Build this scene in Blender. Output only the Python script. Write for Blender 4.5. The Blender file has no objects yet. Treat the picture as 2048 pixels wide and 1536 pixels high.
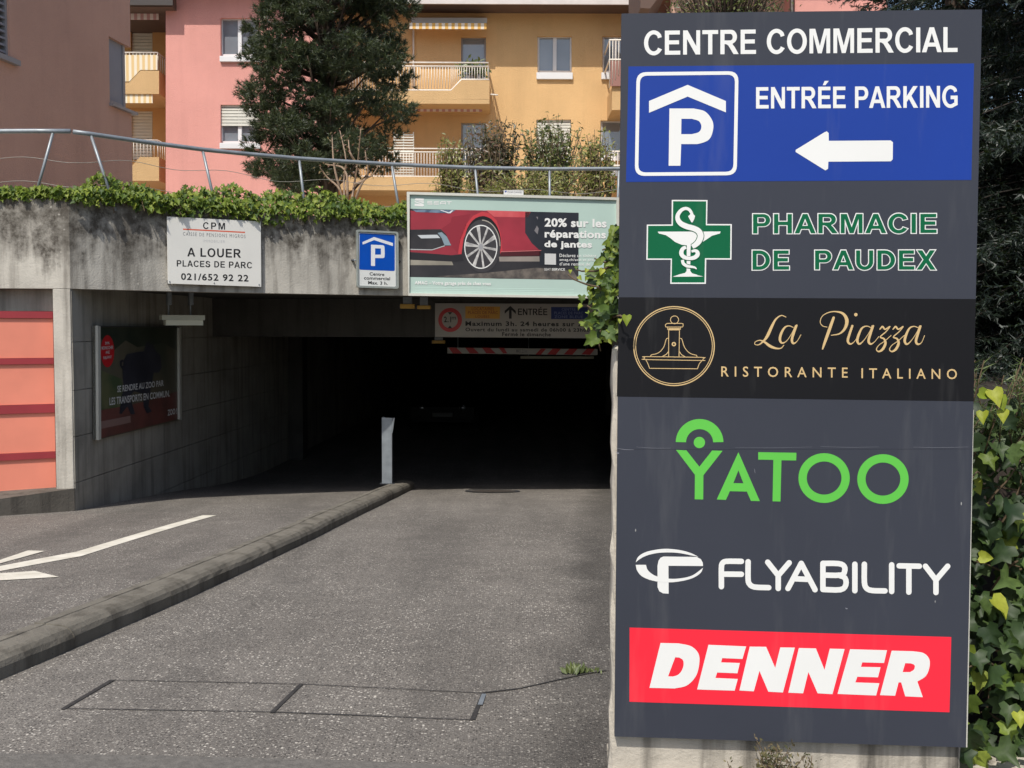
import bpy, bmesh, math, random
import numpy as np
from mathutils import Vector, Matrix
rnd = random.Random(7)
scene = bpy.context.scene
COL = scene.collection

# ------------------------------------------------------------------ camera
F, CX, CY = 2150.0, 1024.0, 768.0           # focal length and centre, in photograph pixels
CAM = Vector((0, 0, 1.6))
PITCH, ROLL = math.radians(3.14), math.radians(0.22)
cam = bpy.data.cameras.new('camera')
cam.sensor_fit = 'HORIZONTAL'; cam.sensor_width = 36.0
cam.lens = F / 2048 * 36.0
cam.clip_start = 0.05; cam.clip_end = 3000
cam_ob = bpy.data.objects.new('camera', cam); COL.objects.link(cam_ob)
RM = Matrix.Rotation(math.pi / 2 - PITCH, 3, 'X') @ Matrix.Rotation(ROLL, 3, 'Z')
cam_ob.matrix_world = Matrix.Translation(CAM) @ RM.to_4x4()
scene.camera = cam_ob

# ------------------------------------------------------------------ sky, sun, exposure
SUN_AZ, SUN_EL = math.radians(20), math.radians(54)
world = bpy.data.worlds.new('World'); scene.world = world; world.use_nodes = True
wn = world.node_tree; wn.nodes.clear()
wo = wn.nodes.new('ShaderNodeOutputWorld'); wb = wn.nodes.new('ShaderNodeBackground')
sky = wn.nodes.new('ShaderNodeTexSky'); sky.sky_type = 'NISHITA'; sky.sun_disc = False
sky.sun_elevation = SUN_EL; sky.sun_rotation = math.pi + SUN_AZ
sky.air_density = 1.0; sky.dust_density = 2.0; sky.ozone_density = 1.0
wb.inputs['Strength'].default_value = 0.15
wn.links.new(sky.outputs[0], wb.inputs[0]); wn.links.new(wb.outputs[0], wo.inputs[0])
sun = bpy.data.lights.new('sun', 'SUN'); sun.energy = 4.0; sun.angle = math.radians(0.5)
sun.color = (1.0, 0.955, 0.88)
sun_ob = bpy.data.objects.new('sun', sun); COL.objects.link(sun_ob)
sd = Vector((math.sin(SUN_AZ) * math.cos(SUN_EL), math.cos(SUN_AZ) * math.cos(SUN_EL), -math.sin(SUN_EL)))
sun_ob.rotation_euler = sd.to_track_quat('-Z', 'Y').to_euler(); sun_ob.location = (-4, -12, 20)
vs = scene.view_settings
vs.view_transform = 'Standard'; vs.look = 'None'; vs.exposure = 0.0; vs.gamma = 1.0; vs.use_curve_mapping = False
scene.cycles.max_bounces = 6

# ------------------------------------------------------------------ pixel -> place
def ray(px, py):
    return RM @ Vector(((px - CX) / F, -(py - CY) / F, -1.0))
def at(px, py, Y):
    d = ray(px, py); return CAM + d * (Y / d.y)
def zroad(y):
    t = max(0.0, y - 3.9)
    if t <= 12.1: return -(0.0325 * t + 0.003 * t * t)
    s = min(t - 12.1, 4.2)
    return -0.8325 - (0.105 * s - 0.0125 * s * s)
def on_road(px, py, h=0.0):
    d = ray(px, py); y = 8.0
    for _ in range(60):
        z = zroad(y) + h
        yn = (z - CAM.z) / d.z * d.y
        y = 0.5 * y + 0.5 * min(60, max(0.5, yn))
    p = CAM + d * (y / d.y); p.z = zroad(y) + h
    return p

class Plane:
    """upright plane: a point, a direction along it (u, to the right), v is up, n faces the viewer"""
    def __init__(s, p0, p1, tilt=0):
        s.o = Vector(p0); u = Vector(p1) - s.o; u.z = 0; s.u = u.normalized()
        s.v = Vector((0, 0, 1)); s.n = s.u.cross(s.v)
    def px(s, x, y):
        d = ray(x, y); t = (s.o - CAM).dot(s.n) / d.dot(s.n)
        q = CAM + d * t - s.o
        return (q.dot(s.u), q.dot(s.v))
    def pt(s, u, v, w=0): return s.o + s.u * u + s.v * v + s.n * w
    def at(s, x, y, w=0):
        u, v = s.px(x, y); return s.pt(u, v, w)

# ------------------------------------------------------------------ objects
def link(name, me, parent=None, mat=None):
    o = bpy.data.objects.new(name, me); COL.objects.link(o)
    if mat is not None and me is not None:
        me.materials.clear(); me.materials.append(mat)
    if parent is not None: o.parent = parent
    return o
def root_loc(p):
    l = Vector((0, 0, 0))
    while p is not None:
        l += p.location; p = p.parent
    return l
def mesh_obj(name, verts, faces, mat, parent=None, smooth=False):
    off = root_loc(parent)
    me = bpy.data.meshes.new(name)
    me.from_pydata([tuple(Vector(v) - off) for v in verts], [], faces); me.update()
    if smooth: me.polygons.foreach_set('use_smooth', [True] * len(me.polygons))
    return link(name, me, parent, mat)
def thing(name, label, cat, loc=(0, 0, 0), group=None):
    o = bpy.data.objects.new(name, None); COL.objects.link(o); o.location = loc
    o.empty_display_size = 0.2
    return tag(o, label, cat, group)
def tag(o, label, cat, group=None):
    o['label'] = label; o['category'] = cat
    if group: o['group'] = group
    return o
def struct(o): o['kind'] = 'structure'; return o
def stuff(o): o['kind'] = 'stuff'; return o

def box(name, x0, x1, y0, y1, z0, z1, mat, parent=None, bevel=0):
    if bevel:
        bm = bmesh.new(); off = root_loc(parent)
        bmesh.ops.create_cube(bm, size=1)
        for v in bm.verts:
            v.co = Vector(((x0 + x1) / 2 + v.co.x * (x1 - x0), (y0 + y1) / 2 + v.co.y * (y1 - y0), (z0 + z1) / 2 + v.co.z * (z1 - z0))) - off
        bmesh.ops.bevel(bm, geom=bm.edges[:], offset=bevel, segments=2, affect='EDGES', profile=0.6)
        me = bpy.data.meshes.new(name); bm.to_mesh(me); bm.free()
        return link(name, me, parent, mat)
    v = [(x, y, z) for z in (z0, z1) for y in (y0, y1) for x in (x0, x1)]
    f = [(0, 2, 3, 1), (4, 5, 7, 6), (0, 1, 5, 4), (2, 6, 7, 3), (0, 4, 6, 2), (1, 3, 7, 5)]
    return mesh_obj(name, v, f, mat, parent)
def box_px(name, x0, x1, y0, y1, Y, depth, mat, parent=None, bevel=0):
    """box whose front face fills a pixel rectangle at distance Y"""
    xm, ym = (x0 + x1) / 2, (y0 + y1) / 2
    return box(name, at(x0, ym, Y).x, at(x1, ym, Y).x, Y, Y + depth, at(xm, y1, Y).z, at(xm, y0, Y).z, mat, parent, bevel)
def obox(name, pl, u0, u1, v0, v1, w0, w1, mat, parent=None):
    v = [pl.pt(u, vv, w) for vv in (v0, v1) for w in (w0, w1) for u in (u0, u1)]
    f = [(0, 1, 3, 2), (4, 6, 7, 5), (0, 4, 5, 1), (2, 3, 7, 6), (0, 2, 6, 4), (1, 5, 7, 3)]
    return mesh_obj(name, v, f, mat, parent)

def curve_mesh(outlines, extrude=0.0, offset=0.0):
    cu = bpy.data.curves.new('c', 'CURVE'); cu.dimensions = '2D'
    cu.fill_mode = 'BOTH' if extrude else 'FRONT'; cu.extrude = extrude; cu.offset = offset
    for ol in outlines:
        sp = cu.splines.new('POLY'); sp.points.add(len(ol) - 1)
        for p, q in zip(sp.points, ol): p.co = (q[0], q[1], 0, 1)
        sp.use_cyclic_u = True
    ob = bpy.data.objects.new('c', cu)
    me = ob.to_mesh()
    V = [v.co.copy() for v in me.vertices]; P = [tuple(p.vertices) for p in me.polygons]
    ob.to_mesh_clear(); bpy.data.objects.remove(ob); bpy.data.curves.remove(cu)
    return V, P
def shape_uv(name, pl, outlines, w0, w1, mat, parent=None):
    e = abs(w1 - w0) / 2; m = (w0 + w1) / 2
    V, P = curve_mesh(outlines, e)
    return mesh_obj(name, [pl.pt(v.x, v.y, m + v.z) for v in V], P, mat, parent)
def shape_px(name, pl, outlines, w0, w1, mat, parent=None):
    return shape_uv(name, pl, [[pl.px(*p) for p in ol] for ol in outlines], w0, w1, mat, parent)
def flat_px(name, pl, outlines, w, mat, parent=None):
    return shape_px(name, pl, outlines, w, w, mat, parent)

def text_mesh(s, bold=0.0, spacing=1.0, shear=0.0, res=3, wordsp=1.0):
    cu = bpy.data.curves.new('t', 'FONT'); cu.body = s; cu.size = 1; cu.resolution_u = res
    cu.offset = bold; cu.space_character = spacing; cu.shear = shear; cu.space_word = wordsp; cu.fill_mode = 'FRONT'
    ob = bpy.data.objects.new('t', cu); me = ob.to_mesh()
    V = np.array([v.co[:] for v in me.vertices]); P = [tuple(p.vertices) for p in me.polygons]
    ob.to_mesh_clear(); bpy.data.objects.remove(ob); bpy.data.curves.remove(cu)
    return V, P
def text_px(name, pl, s, quad, w, mat, parent, bold=0.02, spacing=1.0, shear=0.0, wordsp=1.0):
    """lettering whose outline box fills the pixel quad TL, TR, BR, BL on the plane; letters big enough to pick apart are one mesh each"""
    V, P = text_mesh(s, bold, spacing, shear, wordsp=wordsp)
    lo, hi = V.min(0), V.max(0); out = []
    (a, b, c, d) = [np.array(q, float) for q in quad]
    for v in V:
        x = (v[0] - lo[0]) / (hi[0] - lo[0]); y = (v[1] - lo[1]) / (hi[1] - lo[1])
        top = a + (b - a) * x; bot = d + (c - d) * x
        q = bot + (top - bot) * y
        out.append(pl.at(q[0], q[1], w))
    if d[1] - a[1] < 11: return stuff(mesh_obj(name, out, P, mat, parent))
    par = list(range(len(V)))
    def fd(i):
        while par[i] != i: par[i] = par[par[i]]; i = par[i]
        return i
    for p in P:
        for i in p[1:]: par[fd(i)] = fd(p[0])
    comp = {}
    for i in range(len(V)): comp.setdefault(fd(i), []).append(i)
    G_ = sorted([(min(V[i][0] for i in m), max(V[i][0] for i in m), m) for m in comp.values()]); L = []
    for x0, x1, m in G_:                                   # dots and accents join the letter they stand over
        if L and min(x1, L[-1][1]) - max(x0, L[-1][0]) > .5 * min(x1 - x0, L[-1][1] - L[-1][0]): L[-1] = (min(x0, L[-1][0]), max(x1, L[-1][1]), L[-1][2] + m)
        else: L.append((x0, x1, list(m)))
    for x0, x1, m in L:
        idx = {i: k for k, i in enumerate(m)}
        mesh_obj(name, [out[i] for i in m], [tuple(idx[i] for i in p) for p in P if p[0] in idx], mat, parent)
def quad(x0, y0, x1, y1, s0=0.0, s1=None):
    """pixel box with its top and bottom edges sloped by s0, s1 pixels from left to right"""
    if s1 is None: s1 = s0
    return [(x0, y0), (x1, y0 + s0), (x1, y1 + s1), (x0, y1)]

def smooth_line(pts, n=6, closed=False):
    P = [np.array(p, float) for p in pts]; out = []
    N = len(P)
    rng = range(N) if closed else range(N - 1)
    for i in rng:
        p0 = P[i - 1] if (i > 0 or closed) else 2 * P[0] - P[1]
        p1 = P[i]; p2 = P[(i + 1) % N]
        p3 = P[(i + 2) % N] if (i + 2 < N or closed) else 2 * P[-1] - P[-2]
        for k in range(n):
            t = k / n
            out.append(0.5 * ((2 * p1) + (p2 - p0) * t + (2 * p0 - 5 * p1 + 4 * p2 - p3) * t * t + (3 * p1 - p0 - 3 * p2 + p3) * t ** 3))
    if not closed: out.append(P[-1])
    return out
def ribbon_geo(pts, smooth=5):
    """pts = (x, y, width); returns left/right outline point lists with rounded ends"""
    L = smooth_line(pts, smooth) if smooth else [np.array(p, float) for p in pts]
    left, right = [], []
    n = len(L)
    for i, p in enumerate(L):
        a = L[max(0, i - 1)][:2]; b = L[min(n - 1, i + 1)][:2]
        t = b - a; t = t / (np.linalg.norm(t) + 1e-9); nn = np.array((-t[1], t[0]))
        left.append(p[:2] + nn * p[2] / 2); right.append(p[:2] - nn * p[2] / 2)
    return L, left, right
def ribbon_px(name, pl, strokes, w, mat, parent, smooth=5, cap=True, tr=lambda x, y: (x, y), ramp=3e-5):
    V, Fc = [], []; k = 0
    for pts in strokes:
        L, le, ri = ribbon_geo(pts, smooth); b = len(V)
        for a, c in zip(le, ri):
            ww = w + ramp * k; k += 1
            V.append(pl.at(*tr(*a), ww)); V.append(pl.at(*tr(*c), ww))
        for i in range(len(L) - 1):
            Fc.append((b + 2 * i, b + 2 * i + 1, b + 2 * i + 3, b + 2 * i + 2))
        if cap:
            for e, j in ((L[0], 0), (L[-1], len(L) - 1)):
                q = L[1] - L[0] if j == 0 else L[-2] - L[-1]
                a0 = math.atan2(-q[1], -q[0]); c = len(V); r = e[2] / 2; ww = w + ramp * k; k += 1
                for m in range(9):
                    a = a0 - math.pi / 2 + math.pi * m / 8
                    V.append(pl.at(*tr(e[0] + r * math.cos(a), e[1] + r * math.sin(a)), ww))
                Fc.append(tuple(range(c, c + 9)))
    return mesh_obj(name, V, Fc, mat, parent)
def ellipse(cx, cy, rx, ry, n=40, a0=0, a1=360):
    return [(cx + rx * math.cos(math.radians(a0 + (a1 - a0) * i / n)), cy + ry * math.sin(math.radians(a0 + (a1 - a0) * i / n))) for i in range(n + (0 if a1 - a0 == 360 else 1))]
def rrect(q, r, n=5):
    """rounded quad from pixel corners"""
    out = []; m = len(q)
    for i in range(m):
        p = np.array(q[i], float); a = np.array(q[i - 1], float); b = np.array(q[(i + 1) % m], float)
        da = (a - p) / np.linalg.norm(a - p) * r; db = (b - p) / np.linalg.norm(b - p) * r
        for k in range(n + 1):
            t = k / n
            out.append(tuple((1 - t) ** 2 * (p + da) + 2 * t * (1 - t) * p + t * t * (p + db)))
    return out
def inset(q, d):
    c = np.mean([np.array(p, float) for p in q], axis=0)
    return [(p[0] + (d if p[0] < c[0] else -d), p[1] + (d if p[1] < c[1] else -d)) for p in q]

def tube_geo(pts, rad, seg=6):
    P = [Vector(p) for p in pts]; V, Fc = [], []
    n = len(P)
    for i, p in enumerate(P):
        t = (P[min(n - 1, i + 1)] - P[max(0, i - 1)]).normalized()
        ref = Vector((0, 0, 1)) if abs(t.z) < 0.9 else Vector((1, 0, 0))
        a = t.cross(ref).normalized(); b = t.cross(a)
        r = rad[i] if hasattr(rad, '__len__') else rad
        for k in range(seg):
            an = 2 * math.pi * k / seg
            V.append(p + a * (r * math.cos(an)) + b * (r * math.sin(an)))
    for i in range(n - 1):
        for k in range(seg):
            k2 = (k + 1) % seg
            Fc.append((i * seg + k, i * seg + k2, (i + 1) * seg + k2, (i + 1) * seg + k))
    Fc.append(tuple(range(seg - 1, -1, -1))); Fc.append(tuple(range((n - 1) * seg, n * seg)))
    return V, Fc
def tube(name, pts, rad, mat, parent=None, seg=6, smooth=True):
    V, Fc = tube_geo(pts, rad, seg); return mesh_obj(name, V, Fc, mat, parent, smooth)
def tubes(name, list_, mat, parent=None, seg=6):
    V, Fc = [], []
    for pts, r in list_:
        v, f = tube_geo(pts, r, seg); b = len(V); V += v; Fc += [tuple(i + b for i in q) for q in f]
    return mesh_obj(name, V, Fc, mat, parent, True)

# ------------------------------------------------------------------ materials
def s2l(v): v /= 255.0; return v / 12.92 if v <= 0.04045 else ((v + 0.055) / 1.055) ** 2.4
def C(r, g, b, k=1.0): return (s2l(r) * k, s2l(g) * k, s2l(b) * k, 1)
class NT:
    def __init__(s, name):
        s.m = bpy.data.materials.new(name); s.m.use_nodes = True; s.t = s.m.node_tree
        s.b = s.t.nodes['Principled BSDF']; s.out = s.t.nodes['Material Output']
        s._pos = None
    def n(s, typ, **kw):
        x = s.t.nodes.new('ShaderNode' + typ)
        for k, v in kw.items(): setattr(x, k, v)
        return x
    def l(s, a, b): s.t.links.new(a, b)
    def pos(s):
        if s._pos is None: s._pos = s.n('NewGeometry')
        return s._pos.outputs['Position']
    def noise(s, scale, detail=4, rough=0.55, stretch=None, off=(0, 0, 0)):
        x = s.n('TexNoise'); x.inputs['Scale'].default_value = scale; x.inputs['Detail'].default_value = detail
        x.inputs['Roughness'].default_value = rough
        if stretch or any(off):
            mp = s.n('Mapping'); mp.inputs['Scale'].default_value = stretch or (1, 1, 1); mp.inputs['Location'].default_value = off
            s.l(s.pos(), mp.inputs['Vector']); s.l(mp.outputs[0], x.inputs['Vector'])
        else: s.l(s.pos(), x.inputs['Vector'])
        return x.outputs['Fac']
    def ramp(s, fac, stops):
        x = s.n('ValToRGB'); cr = x.color_ramp
        while len(cr.elements) > 1: cr.elements.remove(cr.elements[-1])
        for i, (p, c) in enumerate(stops):
            e = cr.elements[0] if i == 0 else cr.elements.new(p)
            e.position = p
            e.color = c if hasattr(c, '__len__') else (c, c, c, 1)
        s.l(fac, x.inputs[0]); return x.outputs[0]
    def mix(s, fac, a, b, mode='MIX'):
        x = s.n('Mix'); x.data_type = 'RGBA'; x.blend_type = mode
        for i, v in ((0, fac), (6, a), (7, b)):
            if hasattr(v, 'links') or isinstance(v, bpy.types.NodeSocket): s.l(v, x.inputs[i])
            else: x.inputs[i].default_value = v
        return x.outputs[2]
    def math(s, op, a, b=0.0, c=0.0):
        x = s.n('Math'); x.operation = op
        for i, v in enumerate((a, b, c)):
            if isinstance(v, bpy.types.NodeSocket): s.l(v, x.inputs[i])
            else: x.inputs[i].default_value = v
        return x.outputs[0]
    def xyz(s):
        x = s.n('SeparateXYZ'); s.l(s.pos(), x.inputs[0]); return x.outputs
    def bump(s, h, strength=0.3, dist=0.02):
        x = s.n('Bump'); x.inputs['Strength'].default_value = strength; x.inputs['Distance'].default_value = dist
        s.l(h, x.inputs['Height']); s.l(x.outputs[0], s.b.inputs['Normal'])
    def base(s, c):
        if isinstance(c, bpy.types.NodeSocket): s.l(c, s.b.inputs['Base Color'])
        else: s.b.inputs['Base Color'].default_value = c
    def set(s, rough=0.6, metal=0.0, spec=0.5):
        s.b.inputs['Roughness'].default_value = rough; s.b.inputs['Metallic'].default_value = metal
        s.b.inputs['Specular IOR Level'].default_value = spec
def dk(c, k): return (c[0] * k, c[1] * k, c[2] * k, 1)
def pm(name, col, rough=0.6, var=0.0, scale=6.0, metal=0.0, spec=0.5, bump=0.0, bscale=60.0, bdist=0.01):
    t = NT(name); t.set(rough, metal, spec)
    if var:
        t.base(t.ramp(t.noise(scale, 5), [(0.3, dk(col, 1 - var)), (0.7, dk(col, 1 + var))]))
    else: t.base(col)
    if bump: t.bump(t.noise(bscale, 3), bump, bdist)
    return t.m
M = {}
def concrete(name, light, dark, top=None, amount=0.5, rough=0.9):
    """weathered concrete; top = height of a coping from which dark lichen and drips run down"""
    t = NT(name); t.set(rough, 0, 0.2)
    c = t.ramp(t.noise(1.7, 6, 0.6), [(0.3, dk(light, 0.72)), (0.55, light), (0.75, dk(light, 1.12))])
    streak = t.noise(1.0, 5, 0.6, stretch=(7.0, 7.0, 0.55))
    c = t.mix(t.math('MULTIPLY', t.ramp(streak, [(0.48, 0.0), (0.68, 1.0)]), amount), c, dk(dark, 1.3))
    if top is not None:
        x, y, z = t.xyz()
        drop = t.math('SUBTRACT', top, z)                                   # distance below the coping
        drip = t.noise(1.0, 4, 0.6, stretch=(5.0, 5.0, 0.6), off=(3, 1, 0))
        lim = t.math('ADD', t.math('ADD', t.math('MULTIPLY', drip, 1.5), t.math('MULTIPLY', t.noise(2.6, 5, .7), .8)), -0.62)
        fac = t.ramp(t.math('SUBTRACT', lim, drop), [(0.42, 0.0), (0.6, 1.0)]) if False else \
            t.ramp(t.math('ADD', t.math('MULTIPLY', t.math('SUBTRACT', lim, drop), 1.6), 0.5), [(0.25, 0.0), (0.75, 1.0)])
        patch = t.ramp(t.noise(9.0, 5, 0.7), [(0.32, 0.30), (0.62, 1.0)])
        c = t.mix(t.math('MULTIPLY', fac, patch), c, dark)
        lich = t.n('TexVoronoi'); lich.inputs['Scale'].default_value = 14; t.l(t.pos(), lich.inputs['Vector'])
        sp = t.ramp(t.math('ADD', lich.outputs['Distance'], t.math('MULTIPLY', t.noise(30, 3), 0.3)), [(0.24, 1.0), (0.34, 0.0)])
        sel = t.ramp(t.noise(4.0, 4), [(0.50, 0.0), (0.60, 1.0)])
        c = t.mix(t.math('MULTIPLY', t.math('MULTIPLY', sp, sel), 0.55), c, dk(light, 1.1))
    # pits
    v = t.n('TexVoronoi'); v.inputs['Scale'].default_value = 22; t.l(t.pos(), v.inputs['Vector'])
    pit = t.ramp(v.outputs['Distance'], [(0.05, 1.0), (0.12, 0.0)])
    psel = t.ramp(t.noise(6, 3), [(0.55, 0.0), (0.62, 0.8)])
    c = t.mix(t.math('MULTIPLY', pit, psel), c, dk(dark, 0.8))
    t.base(c)
    t.bump(t.math('ADD', t.noise(45, 5, 0.7), t.math('MULTIPLY', t.noise(7, 3), 0.8)), 0.35, 0.02)
    return t.m
def leaf_mat(name, cols, rough=0.35, transl=0.25, spec=0.5, vein=False):
    t = NT(name); t.set(rough, 0, spec)
    g = t.n('NewGeometry'); oi = t.n('ObjectInfo')
    r = t.math('FRACT', t.math('ADD', g.outputs['Random Per Island'], oi.outputs['Random']))
    n = len(cols)
    c = t.ramp(r, [((i + 0.5) / n, c_) for i, c_ in enumerate(cols)])
    c = t.mix(t.ramp(t.noise(60, 3), [(0.35, 0.0), (0.65, 0.35)]), c, dk(cols[0], 0.55))
    t.base(c)
    tr = t.n('BsdfTranslucent'); t.l(t.mix(0.5, c, (0.35, 0.5, 0.05, 1), 'MIX'), tr.inputs['Color'])
    ms = t.n('MixShader'); ms.inputs[0].default_value = transl
    t.l(t.b.outputs[0], ms.inputs[1]); t.l(tr.outputs[0], ms.inputs[2]); t.l(ms.outputs[0], t.out.inputs['Surface'])
    return t.m
def glass_mat(name, col, rough=0.04):
    t = NT(name); t.set(rough, 0.0, 1.0); t.base(t.ramp(t.noise(0.6, 2), [(0.35, dk(col, 0.75)), (0.7, dk(col, 1.2))]))
    t.b.inputs['Coat Weight'].default_value = 0.6; t.b.inputs['Coat Roughness'].default_value = 0.03
    return t.m
def asphalt():
    t = NT('asphalt'); t.set(0.85, 0, 0.3)
    big = t.noise(0.55, 5, 0.6); mid = t.noise(5.0, 4, 0.6)
    c = t.ramp(big, [(0.3, (0.138, 0.125, 0.109, 1)), (0.7, (0.198, 0.180, 0.158, 1))])
    c = t.mix(t.ramp(mid, [(0.35, 0.3), (0.65, 0.0)]), c, (0.07, 0.064, 0.058, 1))
    for sc, lo, colr, am in ((74, 0.80, (0.62, 0.575, 0.50, 1), 1.0), (125, 0.64, (0.36, 0.33, 0.285, 1), 0.85), (85, 0.68, (0.030, 0.027, 0.024, 1), 0.8)):
        v = t.n('TexVoronoi'); v.inputs['Scale'].default_value = sc; v.inputs['Randomness'].default_value = 1.0
        mp = t.n('Mapping'); mp.inputs['Location'].default_value = (sc * 0.13, 1.7, sc)
        t.l(t.pos(), mp.inputs['Vector']); t.l(mp.outputs[0], v.inputs['Vector'])
        sx = t.n('SeparateColor'); t.l(v.outputs['Color'], sx.inputs[0])
        pick = t.ramp(sx.outputs[0], [(lo, 0.0), (lo + 0.05, 1.0)])
        if am == 1.0: pick = t.math('MULTIPLY', pick, t.ramp(t.noise(2.2, 4, .65), [(.38, .25), (.60, 1.0)]))
        core = t.ramp(v.outputs['Distance'], [(0.30, 1.0), (0.50, 0.0)])
        c = t.mix(t.math('MULTIPLY', t.math('MULTIPLY', pick, core), am), c, colr)
    # tyre-polished tracks and drips running with the lanes
    tr_ = t.noise(1.0, 4, .6, stretch=(1.5, .16, 1), off=(2, 0, 0))
    c = t.mix(t.ramp(tr_, [(.36, .30), (.52, 0.)]), c, (0.055, 0.051, 0.046, 1))
    dr = t.noise(3.2, 3, .7, off=(9, 4, 0)); c = t.mix(t.ramp(dr, [(.70, 0.), (.78, .5)]), c, (0.03, 0.028, 0.026, 1))
    # dark oily / damp margin along the right-hand wall, and a worn darker band where the street begins
    x, y, z = t.xyz()
    w1 = t.noise(1.3, 4, 0.6, off=(5, 2, 0))
    edge = t.ramp(t.math('ADD', t.math('SUBTRACT', x, t.math('MULTIPLY', y, 0.085)), t.math('MULTIPLY', w1, 0.7)), [(0.02, 0.0), (0.30, 0.45)])
    c = t.mix(edge, c, (0.014, 0.013, 0.012, 1))
    t.base(c)
    t.bump(t.math('ADD', t.noise(110, 2), t.math('MULTIPLY', t.noise(30, 2), 0.5)), 0.7, 0.008)
    return t.m
M['asphalt'] = asphalt()
M['conc_face'] = concrete('concrete_facade', C(186, 181, 170), C(78, 73, 66), top=2.92, amount=0.6)
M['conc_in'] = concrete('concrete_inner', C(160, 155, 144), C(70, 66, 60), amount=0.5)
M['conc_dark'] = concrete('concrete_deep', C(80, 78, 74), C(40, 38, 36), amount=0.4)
M['conc_pier'] = concrete('concrete_pier', C(190, 182, 168), C(46, 43, 38), top=2.25, amount=0.85)
M['kerb'] = concrete('kerb_stone', C(118, 113, 103), C(54, 50, 44), amount=0.6)
M['plinth'] = concrete('plinth', C(105, 100, 92), C(40, 38, 36), amount=0.6)
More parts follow.
